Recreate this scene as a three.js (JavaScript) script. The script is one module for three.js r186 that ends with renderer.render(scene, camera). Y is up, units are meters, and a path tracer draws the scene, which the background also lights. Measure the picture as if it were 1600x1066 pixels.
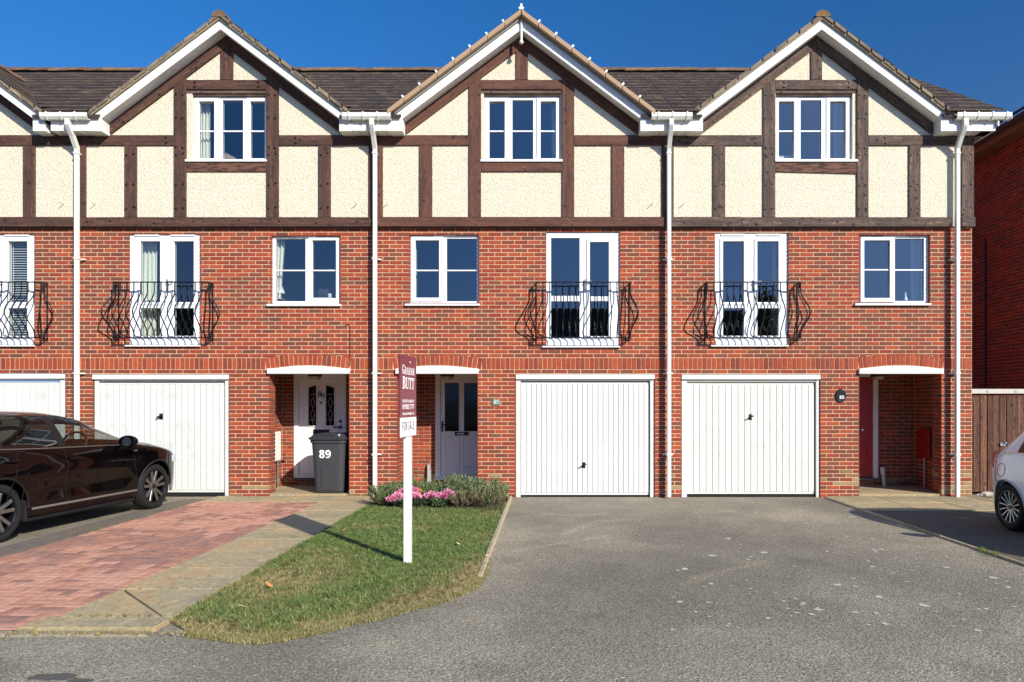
import * as THREE from 'three';
import { mergeGeometries } from 'three/addons/utils/BufferGeometryUtils.js';

// ------------------------------------------------------------------ camera, sky, sun, exposure
const D = 11.7, F = 1100, EYE = 1.56, VX = 850, VY = 631;      // metres to the facade, lens, eye height, horizon
const scene = new THREE.Scene();
const camera = new THREE.PerspectiveCamera(2 * Math.atan(533 / F) * 180 / Math.PI, 1600 / 1066, 0.1, 800);
camera.position.set(0, EYE, D); camera.lookAt(0, EYE, 0);
camera.setViewOffset(1600, 1066, 800 - VX, 533 - VY, 1600, 1066);
const renderer = new THREE.WebGLRenderer({ antialias: true });
renderer.setSize(1024, 682);
renderer.toneMapping = THREE.LinearToneMapping; renderer.toneMappingExposure = 1.25;
renderer.shadowMap.enabled = true; renderer.shadowMap.type = THREE.PCFSoftShadowMap;
const SUN = new THREE.Vector3(1.10, 1.0, 1.37).normalize();
{
  const w = 512, h = 256, a = new Float32Array(w * h * 4), d = new THREE.Vector3();
  for (let j = 0; j < h; j++) for (let i = 0; i < w; i++) {
    const phi = (i + .5) / w * 2 * Math.PI - Math.PI, th = ((j + .5) / h - .5) * Math.PI;   // three.js: u = atan(z, x) / 2pi + 0.5
    d.set(Math.cos(th) * Math.cos(phi), Math.sin(th), Math.cos(th) * Math.sin(phi));
    const c = d.dot(SUN), el = Math.max(0, d.y), ray = .46 + 1.12 * c * c, hz = Math.exp(-el * 6.8), mie = .2 * Math.pow(Math.max(0, c), 5) + .8 * Math.pow(Math.max(0, c), 40);
    const k = (j * w + i) * 4;
    if (d.y > -.02) {
      a[k] = .014 * ray + .30 * hz + mie * 1.0; a[k + 1] = .182 * ray + .38 * hz + mie * .90; a[k + 2] = .59 * ray + .46 * hz + mie * .70;
    } else { a[k] = .12; a[k + 1] = .115; a[k + 2] = .105; }
    a[k + 3] = 1;
  }
  const sky = new THREE.DataTexture(a, w, h, THREE.RGBAFormat, THREE.FloatType);
  sky.mapping = THREE.EquirectangularReflectionMapping; sky.magFilter = sky.minFilter = THREE.LinearFilter; sky.needsUpdate = true;
  scene.background = sky; scene.environment = sky;
}
const sun = new THREE.DirectionalLight(new THREE.Color(1, .945, .85), 4.9);
sun.position.copy(SUN).multiplyScalar(60); sun.castShadow = true; sun.shadow.mapSize.set(4096, 4096);
Object.assign(sun.shadow.camera, { left: -20, right: 20, top: 20, bottom: -20, near: 1, far: 140 });
scene.add(sun); scene.add(sun.target);

// ------------------------------------------------------------------ helpers
const wx = (px, z = 0) => (px - VX) * (D - z) / F, wy = (py, z = 0) => EYE - (py - VY) * (D - z) / F;
const PX = D / F;                                                // metres per photo pixel on the facade
function rng(s) { return () => { s |= 0; s = s + 0x6D2B79F5 | 0; let t = Math.imul(s ^ s >>> 15, 1 | s); t = t + Math.imul(t ^ t >>> 7, 61 | t) ^ t; return ((t ^ t >>> 14) >>> 0) / 4294967296; }; }
const lerp = (a, b, t) => a + (b - a) * t, clamp = (v, a = 0, b = 1) => Math.min(b, Math.max(a, v)), sstep = (a, b, v) => { const t = clamp((v - a) / (b - a)); return t * t * (3 - 2 * t); };
const taken = {}; const numbered = (n) => { const k = taken[n] = (taken[n] ?? -1) + 1; return k ? `${n}_${String(k).padStart(3, '0')}` : n; };
const org = new WeakMap();
function meta(o, label, category, group, kind) { if (label) o.userData.label = label; if (category) o.userData.category = category; if (group) o.userData.group = group; if (kind) o.userData.kind = kind; return o; }
function thing(name, label, category, pos = [0, 0, 0], group) { const o = new THREE.Group(); o.name = numbered(name); o.position.set(...pos); scene.add(o); org.set(o, pos); return meta(o, label, category, group); }
function setting(name, label, pos = [0, 0, 0]) { const o = new THREE.Group(); o.name = numbered(name); o.position.set(...pos); scene.add(o); org.set(o, pos); o.userData.kind = 'structure'; o.userData.label = label; return o; }
function sub(parent, name, pos) { const o = new THREE.Group(), p = org.get(parent); o.name = name; o.position.set(pos[0] - p[0], pos[1] - p[1], pos[2] - p[2]); parent.add(o); org.set(o, pos); return o; }
function shade(m) { m.castShadow = m.receiveShadow = true; return m; }
function part(parent, name, geo, mat) { const p = org.get(parent) || [0, 0, 0]; geo.translate(-p[0], -p[1], -p[2]); const m = shade(new THREE.Mesh(geo, mat)); m.name = name; parent.add(m); org.set(m, p); return m; }
function piece(parent, name, geo, mat, pos, q) { const p = org.get(parent) || [0, 0, 0]; const m = shade(new THREE.Mesh(geo, mat)); m.name = name; m.position.set(pos[0] - p[0], pos[1] - p[1], pos[2] - p[2]); if (q) m.quaternion.copy(q); parent.add(m); org.set(m, pos); return m; }
function solo(name, geo, mat, label, category, group, kind) { const m = shade(new THREE.Mesh(geo, mat)); m.name = numbered(name); scene.add(m); org.set(m, [0, 0, 0]); return meta(m, label, category, group, kind); }
function merge(list) {
  const l = list.map((g) => (g.index ? g.toNonIndexed() : g)); const col = l.some((g) => g.attributes.color);
  for (const g of l) { for (const k of Object.keys(g.attributes)) if (!['position', 'normal', 'uv', 'color'].includes(k)) g.deleteAttribute(k); if (col && !g.attributes.color) tint(g, new THREE.Color(1, 1, 1)); g.clearGroups(); g.morphAttributes = {}; }
  return mergeGeometries(l);
}
function tint(g, c) { const n = g.attributes.position.count, a = new Float32Array(n * 3); for (let i = 0; i < n; i++) { a[i * 3] = c.r; a[i * 3 + 1] = c.g; a[i * 3 + 2] = c.b; } g.setAttribute('color', new THREE.BufferAttribute(a, 3)); return g; }
function cbox(x0, x1, y0, y1, z0, z1, c = .003, grain = null, off = [0, 0]) {   // box with chamfered edges, uv in metres
  const h = [(x1 - x0) / 2, (y1 - y0) / 2, (z1 - z0) / 2], m = [(x0 + x1) / 2, (y0 + y1) / 2, (z0 + z1) / 2]; c = Math.min(c, h[0] * .45, h[1] * .45, h[2] * .45);
  const P = [], N = [], U = []; const gi = grain === 'x' ? 0 : grain === 'y' ? 1 : grain === 'z' ? 2 : -1;
  const V = (s, a) => [0, 1, 2].map((i) => m[i] + s[i] * (i === a ? h[i] : h[i] - c));
  const uv = (p, a) => { const o = [0, 1, 2].filter((i) => i !== a); const u = o.includes(gi) ? gi : (a === 0 ? 2 : 0), v = o.find((i) => i !== u); return [p[u] + off[0], p[v] + off[1]]; };
  const tri = (p, q, r, a, n) => {
    const cx = [(q[1] - p[1]) * (r[2] - p[2]) - (q[2] - p[2]) * (r[1] - p[1]), (q[2] - p[2]) * (r[0] - p[0]) - (q[0] - p[0]) * (r[2] - p[2]), (q[0] - p[0]) * (r[1] - p[1]) - (q[1] - p[1]) * (r[0] - p[0])];
    const l = cx[0] * n[0] + cx[1] * n[1] + cx[2] * n[2] < 0 ? [p, r, q] : [p, q, r], k = Math.hypot(...n);
    for (const t of l) { P.push(...t); N.push(n[0] / k, n[1] / k, n[2] / k); U.push(...uv(t, a)); }
  };
  const quad = (p, q, r, s, a, n) => { tri(p, q, r, a, n); tri(p, r, s, a, n); };
  for (let a = 0; a < 3; a++) for (const s of [-1, 1]) {
    const b = (a + 1) % 3, d = (a + 2) % 3, S = (sb, sd) => { const v = [0, 0, 0]; v[a] = s; v[b] = sb; v[d] = sd; return V(v, a); }, n = [0, 0, 0]; n[a] = s;
    quad(S(-1, -1), S(1, -1), S(1, 1), S(-1, 1), a, n);
  }
  if (c > 1e-5) {
    for (let e = 0; e < 3; e++) { const a = (e + 1) % 3, b = (e + 2) % 3; for (const sa of [-1, 1]) for (const sb of [-1, 1]) { const S = (k, f) => { const v = [0, 0, 0]; v[e] = k; v[a] = sa; v[b] = sb; return V(v, f); }, n = [0, 0, 0]; n[a] = sa; n[b] = sb; quad(S(-1, a), S(1, a), S(1, b), S(-1, b), a, n); } }
    for (const x of [-1, 1]) for (const y of [-1, 1]) for (const z of [-1, 1]) { const s = [x, y, z]; tri(V(s, 0), V(s, 1), V(s, 2), 2, s); }
  }
  const g = new THREE.BufferGeometry(); g.setAttribute('position', new THREE.Float32BufferAttribute(P, 3)); g.setAttribute('normal', new THREE.Float32BufferAttribute(N, 3)); g.setAttribute('uv', new THREE.Float32BufferAttribute(U, 2)); return g;
}
function shapeOf(pts, holes = []) { const s = new THREE.Shape(pts.map((p) => new THREE.Vector2(...p))); for (const h of holes) s.holes.push(new THREE.Path(h.map((p) => new THREE.Vector2(...p)))); return s; }
function prism(pts, z0, z1, { holes = [], dir = null, bevel = 0, off = [0, 0] } = {}) {
  const g = new THREE.ExtrudeGeometry(shapeOf(pts, holes), bevel ? { depth: z1 - z0 - 2 * bevel, bevelEnabled: true, bevelThickness: bevel, bevelSize: bevel, bevelOffset: -bevel, bevelSegments: 1 } : { depth: z1 - z0, bevelEnabled: false });
  g.translate(0, 0, z0 + bevel);
  if (dir) { const l = Math.hypot(...dir), dx = dir[0] / l, dy = dir[1] / l, p = g.attributes.position, u = g.attributes.uv; for (let i = 0; i < p.count; i++) u.setXY(i, p.getX(i) * dx + p.getY(i) * dy + off[0], -p.getX(i) * dy + p.getY(i) * dx + p.getZ(i) + off[1]); }
  return g;
}
function swapXZ(g) {                                             // (x, y, z) -> (z, y, x) with the winding kept outward
  if (g.index) g = g.toNonIndexed();
  for (const k of ['position', 'normal']) { const a = g.attributes[k]; for (let i = 0; i < a.count; i++) { const x = a.getX(i); a.setX(i, a.getZ(i)); a.setZ(i, x); } }
  for (const k of Object.keys(g.attributes)) { const a = g.attributes[k], n = a.itemSize, r = a.array; for (let t = 0; t < a.count; t += 3) for (let c = 0; c < n; c++) { const s = r[(t + 1) * n + c]; r[(t + 1) * n + c] = r[(t + 2) * n + c]; r[(t + 2) * n + c] = s; } }
  return g;
}
const prismX = (ptsZY, x0, x1) => swapXZ(prism(ptsZY, x0, x1));
const rect = (x0, x1, y0, y1) => [[x0, y0], [x1, y0], [x1, y1], [x0, y1]];
function tube(pts, r, seg = 24, rad = 6, closed = false) { return new THREE.TubeGeometry(new THREE.CatmullRomCurve3(pts.map((p) => new THREE.Vector3(...p)), closed, 'centripetal'), seg, r, rad, closed); }
function rod(a, b, r, rad = 8, r2 = r) { const A = new THREE.Vector3(...a), B = new THREE.Vector3(...b), d = B.clone().sub(A), g = new THREE.CylinderGeometry(r2, r, d.length(), rad); g.applyQuaternion(new THREE.Quaternion().setFromUnitVectors(new THREE.Vector3(0, 1, 0), d.clone().normalize())); const c = A.add(B).multiplyScalar(.5); g.translate(c.x, c.y, c.z); return g; }
function bar(a, b, w, t) { const A = new THREE.Vector3(...a), B = new THREE.Vector3(...b), d = B.clone().sub(A), l = d.length(); const g = cbox(-w / 2, w / 2, -l / 2, l / 2, -t / 2, t / 2, .004); g.applyQuaternion(new THREE.Quaternion().setFromUnitVectors(new THREE.Vector3(0, 1, 0), d.normalize())); const c = A.add(B).multiplyScalar(.5); g.translate(c.x, c.y, c.z); return g; }

// ------------------------------------------------------------------ textures (grain, grit, stains, print)
function lattice(per, seed) { const r = rng(seed), g = new Float32Array(per * per); for (let i = 0; i < g.length; i++) g[i] = r(); return (x, y) => { x *= per; y *= per; const xi = Math.floor(x), yi = Math.floor(y); let fx = x - xi, fy = y - yi; fx = fx * fx * (3 - 2 * fx); fy = fy * fy * (3 - 2 * fy); const a = ((xi % per) + per) % per, b = (a + 1) % per, c = ((yi % per) + per) % per, d = (c + 1) % per; return lerp(lerp(g[c * per + a], g[c * per + b], fx), lerp(g[d * per + a], g[d * per + b], fx), fy); }; }
function fbm(base, oct, gain, seed) { const L = []; for (let o = 0; o < oct; o++) L.push(lattice(base << o, seed + o * 17)); return (x, y) => { let s = 0, a = 1, t = 0; for (const l of L) { s += a * l(x, y); t += a; a *= gain; } return s / t; }; }
function tex(w, h, fn, metres, srgb = true) {
  const a = new Uint8Array(w * h * 4);
  for (let j = 0; j < h; j++) for (let i = 0; i < w; i++) { const c = fn(i / w, j / h, i, j), k = (j * w + i) * 4; if (typeof c === 'number') a[k] = a[k + 1] = a[k + 2] = clamp(c) * 255; else { a[k] = clamp(c[0]) * 255; a[k + 1] = clamp(c[1]) * 255; a[k + 2] = clamp(c[2]) * 255; } a[k + 3] = 255; }
  const t = new THREE.DataTexture(a, w, h, THREE.RGBAFormat); t.wrapS = t.wrapT = THREE.RepeatWrapping; t.magFilter = THREE.LinearFilter; t.minFilter = THREE.LinearMipmapLinearFilter; t.generateMipmaps = true; if (srgb) t.colorSpace = THREE.SRGBColorSpace;
  const m = Array.isArray(metres) ? metres : [metres, metres]; t.repeat.set(1 / m[0], 1 / m[1]); t.needsUpdate = true; return t;
}
const R0 = rng(11);
const nB = fbm(8, 5, .6, 1), nF = fbm(64, 3, .7, 2), nS = fbm(4, 6, .55, 3), nG = fbm(128, 2, .8, 4);
const brickMap = tex(512, 512, (u, v) => { const a = nB(u, v), f = nF(u, v); return .78 + .26 * a + (f > .68 ? -.12 : 0) + .08 * (f - .5); }, .7);
const brickBump = tex(512, 512, (u, v) => .5 * nB(u, v) + .5 * nF(u, v), .7, false);
const gritBump = tex(512, 512, (u, v) => nG(u, v), .5, false);
const asphaltMap = (() => {
  const n = 2048, r = rng(5), g = new Float32Array(n * n); for (let i = 0; i < g.length; i++) g[i] = r();
  const at = (i, j) => g[((j + n) % n) * n + (i + n) % n], big = fbm(8, 4, .55, 21), mid = lattice(512, 9), mid2 = lattice(300, 19);
  return tex(n, n, (u, v, i, j) => { const s = (at(i, j) + at(i + 1, j) + at(i, j + 1) + at(i + 1, j + 1)) / 4, m = mid(u, v), b = big(u, v); let c = .74 + .36 * (s - .5) + .38 * (m - .5) + .2 * (mid2(u, v) - .5) + .14 * (b - .5); if (m > .80) c += .10; if (m < .2) c -= .10; return [c * 1.01, c * .965, c * .85]; }, 2.9);
})();
const asphaltBump = tex(1024, 1024, ((m, f) => (u, v) => .6 * m(u, v) + .4 * f(u, v))(lattice(256, 9), lattice(512, 31)), 3.4, false);
const concreteMap = tex(1024, 1024, ((a, b, c) => (u, v) => { const k = a(u, v), s = b(u, v), g = c(u, v), w = .86 + .36 * (k - .5) + .24 * (s - .5) + (g > .74 ? .10 : g < .24 ? -.14 : 0); return [w, w * (.985 - .06 * sstep(.5, .7, k)), w * (.95 - .10 * sstep(.48, .7, k))]; })(fbm(4, 6, .6, 41), fbm(64, 3, .7, 42), fbm(32, 3, .6, 43)), 1.9);
const paintMap = tex(512, 512, ((a, b) => (u, v) => { const k = a(u, v), s = b(u, v); return .955 + .05 * (k - .5) - (s > .79 ? .07 : 0); })(fbm(4, 5, .6, 51), fbm(48, 3, .6, 52)), 1.3);
const dirtyPaintMap = tex(512, 512, ((a, b) => (u, v) => { const k = a(u, v), s = b(u, v), d = sstep(.58, .8, k) * .045 + (s > .74 ? .05 : 0); return [.95 - d, .945 - d, .925 - d * 1.35]; })(fbm(6, 5, .62, 61), fbm(40, 3, .6, 62)), [1.1, 1.7]);
function woodTex(seed, peel) {                                   // u runs along the grain
  const fine = lattice(256, seed), st = [], a = fbm(4, 4, .6, seed + 1), b = fbm(8, 4, .6, seed + 2), r = rng(seed), p = fbm(16, 4, .65, seed + 4); for (let i = 0; i < 7; i++) st.push([r(), r(), .006 + r() * .012]);
  return tex(1024, 256, (u, v) => {
    const w = a(u, v), g = fine(u * .12, v + w * .05), g2 = b(u * .25, v * 2.0); let c = .62 + .38 * (g - .5) + .34 * (g2 - .5) + .2 * (w - .5);
    for (const k of st) { const dx = Math.abs(u - k[0]), dy = Math.abs(v - k[1]), d = Math.hypot(Math.min(dx, 1 - dx) * 1.6 / .5, Math.min(dy, 1 - dy)) / k[2] / 2; if (d < 2.5) c *= lerp(.45, 1, sstep(.4, 2.3, d)); }
    let o = [c, c * .98, c * .96];
    if (peel) { const q = p(u * .8, v * 1.6) + .18 * (g2 - .5), t = sstep(1 - peel, 1 - peel + .06, q); o = [lerp(o[0], 1.0, t), lerp(o[1], .98, t), lerp(o[2], .93, t)]; }
    return o;
  }, [1.6, .5]);
}
const woodA = woodTex(71, 0), woodB = woodTex(72, .27), woodC = woodTex(73, .33), woodPeel = woodTex(74, .55);
const woodBump = tex(512, 256, ((f, a) => (u, v) => f(u * .12, v + .05 * a(u, v)) * .7 + .3 * a(u, v))(lattice(128, 75), fbm(6, 4, .6, 76)), [1.6, .5], false);
const roughBump = (() => { const a = fbm(64, 3, .75, 81), w = fbm(24, 3, .6, 82); return tex(1024, 1024, (u, v) => { const k = a(u + .012 * w(u, v), v + .02 * w(v, u)); return .75 * sstep(.3, .72, k) + .25 * k; }, .85, false); })();
const roughMap = tex(512, 512, ((a, b) => (u, v) => { const k = a(u, v), s = b(u, v), c = .955 + .05 * (k - .5) - (s < .3 ? .07 : 0); return [c, c * (.995), c * (.985 - .02 * (k - .4))]; })(fbm(4, 4, .6, 83), fbm(64, 2, .6, 84)), 1.25);
const tileMap = tex(512, 512, ((a, b) => (u, v) => { const k = a(u, v), s = b(u, v); let c = .8 + .45 * (k - .45); const l = sstep(.64, .74, s); return [lerp(c, .95, l * .6), lerp(c * .95, .92, l * .6), lerp(c * .9, .78, l * .6)]; })(fbm(8, 5, .6, 91), fbm(24, 4, .6, 92)), 1.2);
function canvasTex(w, h, draw) { const c = document.createElement('canvas'); c.width = w; c.height = h; const g = c.getContext('2d'); draw(g, w, h); const t = new THREE.CanvasTexture(c); t.colorSpace = THREE.SRGBColorSpace; t.magFilter = THREE.LinearFilter; return t; }

// ------------------------------------------------------------------ materials
const std = (color, roughness = .8, o = {}) => new THREE.MeshStandardMaterial({ color, roughness, ...o });
const PAL = ['#b04c2d', '#a9462b', '#9d3f2a', '#b4512f', '#8a4b35', '#7d4635', '#93452f', '#a4482e', '#9a7350', '#aa9067', '#8d4f3a', '#b85531'];
const brickMats = PAL.map((c) => std(c, .93, { map: brickMap, bumpMap: brickBump, bumpScale: .004 }));
const palCol = PAL.map((c) => new THREE.Color(c));
const brickVC = std('#ffffff', .93, { map: brickMap, bumpMap: brickBump, bumpScale: .004, vertexColors: true });
const mortar = std('#e2bf9a', .95, { map: brickMap, bumpMap: gritBump, bumpScale: .003 });
const upvc = std('#f1f2ef', .34), upvcOld = std('#ecebe0', .42, { map: paintMap }), white = std('#f2f1ea', .5, { map: paintMap }), whiteDirty = std('#e4e6e2', .55, { map: dirtyPaintMap });
const glass = new THREE.MeshPhysicalMaterial({ color: '#eef4f2', transmission: 1, thickness: 0, roughness: .015, ior: 2.5 });
const darkGlass = new THREE.MeshPhysicalMaterial({ color: '#59605f', transmission: .95, thickness: 0, roughness: .05, ior: 1.3 });
const render1 = std('#f5ebcf', .95, { map: roughMap, bumpMap: roughBump, bumpScale: .0075 });
const iron = std('#0d0d0f', .45, { metalness: .3 }), black = std('#0b0b0c', .5), rubber = std('#141414', .85), roomMat = std('#5a564f', .95), seal = std('#2a2a2a', .8);
const woods = { fresh: [std('#94604a', .78, { map: woodA, bumpMap: woodBump, bumpScale: .004 })], dark: [std('#7e5848', .82, { map: woodB, bumpMap: woodBump, bumpScale: .005 })], grey: [std('#957c6e', .86, { map: woodC, bumpMap: woodBump, bumpScale: .006 })], peel: [std('#6f4e40', .85, { map: woodPeel, bumpMap: woodBump, bumpScale: .008 })] };
const tileMat = std('#ffffff', .92, { map: tileMap, bumpMap: brickBump, bumpScale: .006, vertexColors: true });
const concrete = std('#c9b993', .93, { map: concreteMap, bumpMap: gritBump, bumpScale: .006 }), concreteGrey = std('#b0a893', .95, { map: concreteMap, bumpMap: gritBump, bumpScale: .006 });
const chrome = std('#c9c9c6', .25, { metalness: .9 }), steel = std('#b9babb', .35, { metalness: .8 });
// ------------------------------------------------------------------ brickwork
const BL = .2194, JOINT = .0125;
const brickGeo = new Map();
function brickShape(l, h, d, v) { const k = `${Math.round(l * 1000)}|${Math.round(h * 1000)}|${Math.round(d * 1000)}|${v}`; if (!brickGeo.has(k)) { const g = cbox(-l / 2, l / 2, -h / 2, h / 2, -d, 0, .0025, null, [v * .237, v * .131]); brickGeo.set(k, g); } return brickGeo.get(k); }
const stainN = fbm(16, 3, .6, 101), toneN = fbm(8, 3, .6, 102);
function brickTone(r, u, v, mix, base) {
  if (base && v < .44) { const s = stainN(u * .09 + .3, v * .4 + .1) + .22 * (1 - v / .44) + (r() - .5) * .3; if (s > .72) return r() < .5 ? 8 : 9; }
  const t = r() + (toneN(u * .05, v * .05 + .4) - .5) * .5 + mix;
  if (t < .52) return [0, 1, 2, 3, 7, 11][Math.floor(r() * 6)];
  if (t < .62) return 6;
  return [4, 5, 10, 6, 4][Math.floor(r() * 5)];
}
// courses of bricks over a rectangle with openings: returns [{u, v, l, h, tone, full}]
function courses({ u0, u1, v0, v1, rows, openings = [], phase = 0, seed = 1, mix = 0, base = true }) {
  const r = rng(seed), ph = (v1 - v0) / rows, out = [];
  for (let k = 0; k < rows; k++) {
    const a = v0 + k * ph, b = a + ph;
    let cells = [[u0, u1, a, b]];
    for (const o of openings) {
      const nx = [];
      for (const [ca, cb, va, vb] of cells) {
        if (o[1] <= ca || o[0] >= cb || o[3] <= va || o[2] >= vb) { nx.push([ca, cb, va, vb]); continue; }
        if (o[0] > ca) nx.push([ca, o[0], va, vb]);
        if (o[1] < cb) nx.push([o[1], cb, va, vb]);
        const m0 = Math.max(ca, o[0]), m1 = Math.min(cb, o[1]);
        if (o[2] > va + .025) nx.push([m0, m1, va, o[2] + JOINT * .4]); if (o[3] < vb - .025) nx.push([m0, m1, o[3] - JOINT * .4, vb]);
      }
      cells = nx;
    }
    for (const [ca, cb, va, vb] of cells) {
      const off = phase + (k % 2) * BL / 2; let js = [ca];
      for (let q = Math.ceil((ca - off) / BL); off + q * BL < cb; q++) { const j = off + q * BL + (r() - .5) * .008; if (j > ca + .04 && j < cb - .04) js.push(j); } js.push(cb);
      for (let i = 0; i + 1 < js.length; i++) {
        const ea = js[i] + (i ? JOINT / 2 : ca > u0 ? 0 : JOINT / 2), eb = js[i + 1] - (i + 2 < js.length ? JOINT / 2 : cb < u1 ? 0 : JOINT / 2), l = eb - ea, h = vb - va - JOINT; if (l < .015 || h < .012) continue;
        const u = (ea + eb) / 2, v = (va + vb) / 2;
        out.push({ u, v, l, h, tone: brickTone(r, u, v, mix, base), dz: (r() - .5) * .003, rz: (r() - .5) * .006, w: Math.floor(r() * 4) });
      }
    }
  }
  return out;
}
const Q = { front: new THREE.Quaternion(), right: new THREE.Quaternion().setFromAxisAngle(new THREE.Vector3(0, 1, 0), Math.PI / 2), left: new THREE.Quaternion().setFromAxisAngle(new THREE.Vector3(0, 1, 0), -Math.PI / 2) };
function brickPos(face, at, b) { return face === 'front' ? [b.u, b.v, at + b.dz] : face === 'right' ? [at + b.dz, b.v, -b.u] : [at - b.dz, b.v, b.u]; }
function brickMerged(list, face, at, depth) {
  return list.map((b) => { const g = brickShape(b.l, b.h, depth, b.w).clone(); g.rotateZ(b.rz); g.applyQuaternion(Q[face]); const p = brickPos(face, at, b); g.translate(...p); tint(g, palCol[b.tone]); return g; });
}
function slabs(u0, u1, v0, v1, openings, z0, z1) {               // mortar core around the openings, as butted boxes
  const xs = [u0, u1, ...openings.flatMap((o) => [o[0], o[1]])].filter((x) => x >= u0 && x <= u1).sort((a, b) => a - b), out = [];
  for (let i = 0; i + 1 < xs.length; i++) {
    if (xs[i + 1] - xs[i] < 1e-4) continue; const c = (xs[i] + xs[i + 1]) / 2; let runs = [[v0, v1]];
    for (const o of openings) if (o[0] < c && o[1] > c) runs = runs.flatMap(([a, b]) => (o[3] <= a || o[2] >= b ? [[a, b]] : [[a, Math.max(a, o[2])], [Math.min(b, o[3]), b]])).filter(([a, b]) => b - a > .002);
    for (const [a, b] of runs) out.push(cbox(xs[i], xs[i + 1], a, b, z0, z1, 0));
  }
  return out;
}

// ------------------------------------------------------------------ windows and doors
const px2 = (r, z) => [wx(r[0], z), wx(r[1], z), wy(r[3], z), wy(r[2], z)];
function ring(o, h, z0, z1, bevel = .004) { return prism(rect(...o), z0, z1, { holes: [rect(...h)], bevel }); }
function paneGeo(r, z) { const g = new THREE.PlaneGeometry(r[1] - r[0], r[3] - r[2]); g.translate((r[0] + r[1]) / 2, (r[2] + r[3]) / 2, z); return g; }
// frame box and panes in photo pixels at depth z; lights: {p:[x0,x1,y0,y1], sash, bar}
function glazing(house, name, box, z, lights, { depth = .07, mat = upvc, sill = null, vents = [], label } = {}) {
  const b = px2(box, z), w = sub(house, name, [(b[0] + b[1]) / 2, b[2], z]); if (label) w.userData.label = label;
  const ps = lights.map((l) => px2(l.p, z));
  part(w, 'frame', prism(rect(...b), z - depth, z, { holes: ps.map((p) => rect(...p)), bevel: .003 }), mat);
  lights.forEach((l, i) => {
    const p = ps[i];
    if (l.sash) { const s = l.sash === true ? .07 : l.sash, o = [Math.max(b[0] + .012, p[0] - s), Math.min(b[1] - .012, p[1] + s), Math.max(b[2] + .012, p[2] - s * .9), Math.min(b[3] - .012, p[3] + s * .9)]; part(w, 'sash', ring(o, p, z - .004, z + .018, .006), mat); }
    part(w, 'gasket', ring([p[0] - .002, p[1] + .002, p[2] - .002, p[3] + .002], [p[0] + .006, p[1] - .006, p[2] + .006, p[3] - .006], z - .034, z - .022, .001), seal);
    part(w, 'pane', paneGeo(p, z - .028), glass);
    if (l.bar) { const y = wy(l.bar, z); part(w, 'glazing_bar', cbox(p[0], p[1], y - .011, y + .011, z - .04, z - .012, .003), mat); }
  });
  for (const v of vents) { const r = px2(v, z); part(w, 'trickle_vent', cbox(r[0], r[1], r[2], r[3], z + .004, z + .022, .004), mat); }
  if (sill) { const s = px2(sill, .03); part(w, 'sill', prismX([[z - .02, s[2] + .012], [.045, s[2]], [.05, s[2] + .012], [.05, s[3] - .01], [z - .02, s[3]]], s[0], s[1]), mat); }
  return w;
}
function room(house, x0, x1, y0, y1, z0, z1) {
  const q = [cbox(x0 - .05, x1 + .05, y0 - .05, y1 + .05, z1 - .05, z1, 0), cbox(x0 - .05, x0, y0, y1, z1, z0, 0), cbox(x1, x1 + .05, y0, y1, z1, z0, 0), cbox(x0 - .05, x1 + .05, y0 - .05, y0, z1, z0, 0), cbox(x0 - .05, x1 + .05, y1, y1 + .05, z1, z0, 0)];
  return part(house, 'room_lining', merge(q), roomMat);
}
function balcony(house, x0, x1, label) {                          // rail ends in photo pixels
  const zt = .15, a = wx(x0, zt), b = wx(x1, zt), yt = wy(441, zt), yb = wy(528, zt), h = yt - yb, g = sub(house, 'juliet_balcony', [(a + b) / 2, yb, 0]); g.userData.label = label;
  const bulge = (t) => { if (t < .16 || t > .94) return 0; const u = t < .56 ? (t - .16) / .4 : 1 - (t - .56) / .38; return u * u * (3 - 2 * u) * .23; };
  const flat = (y, z, x0, x1) => cbox(x0, x1, y - .009, y + .009, z - .014, z + .014, .002);
  for (const y of [yt, yb]) part(g, 'rail', merge([flat(y, zt, a - .012, b + .012), cbox(a - .014, a + .012, y - .006, y + .006, 0, zt - .014, .002), cbox(b - .012, b + .014, y - .006, y + .006, 0, zt - .014, .002)]), iron);
  const n = 14;
  const bars = (x, fx, r) => { const p = []; for (let k = 0; k <= 16; k++) { const t = k / 16; p.push(fx(t, yt - h * t)); } return tube(p, r * 1.3, 30, 6); };
  for (let i = 1; i < n; i++) { const x = lerp(a, b, i / n); part(g, 'bar', bars(x, (t, y) => [x, y, zt + bulge(t)], .0072), iron); }
  for (const s of [-1, 1]) {
    const x = s < 0 ? a : b;
    part(g, 'corner_bar', bars(x, (t, y) => [x + s * bulge(t) * .42, y, zt + bulge(t) * .72], .009), iron);
    part(g, 'side_bar', bars(x, (t, y) => [x + s * bulge(t) * .6, y, zt * .5], .0072), iron);
    part(g, 'wall_bar', cbox(x - .008, x + .008, yb - .05, yt + .0, .002, .016, .002), iron);
    const sc = []; for (let k = 0; k <= 22; k++) { const an = k / 22 * Math.PI * 3.2, rr = .045 * (1 - k / 30); sc.push([x + s * .0 , yt - .055 + rr * Math.cos(an), zt * .55 + rr * Math.sin(an)]); } part(g, 'scroll', tube(sc, .006, 44, 5), iron);
    const sc2 = sc.map(([X, Y, Z]) => [X, Y - (h - .1), Z]); part(g, 'scroll', tube(sc2, .006, 44, 5), iron);
  }
  return g;
}
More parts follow.
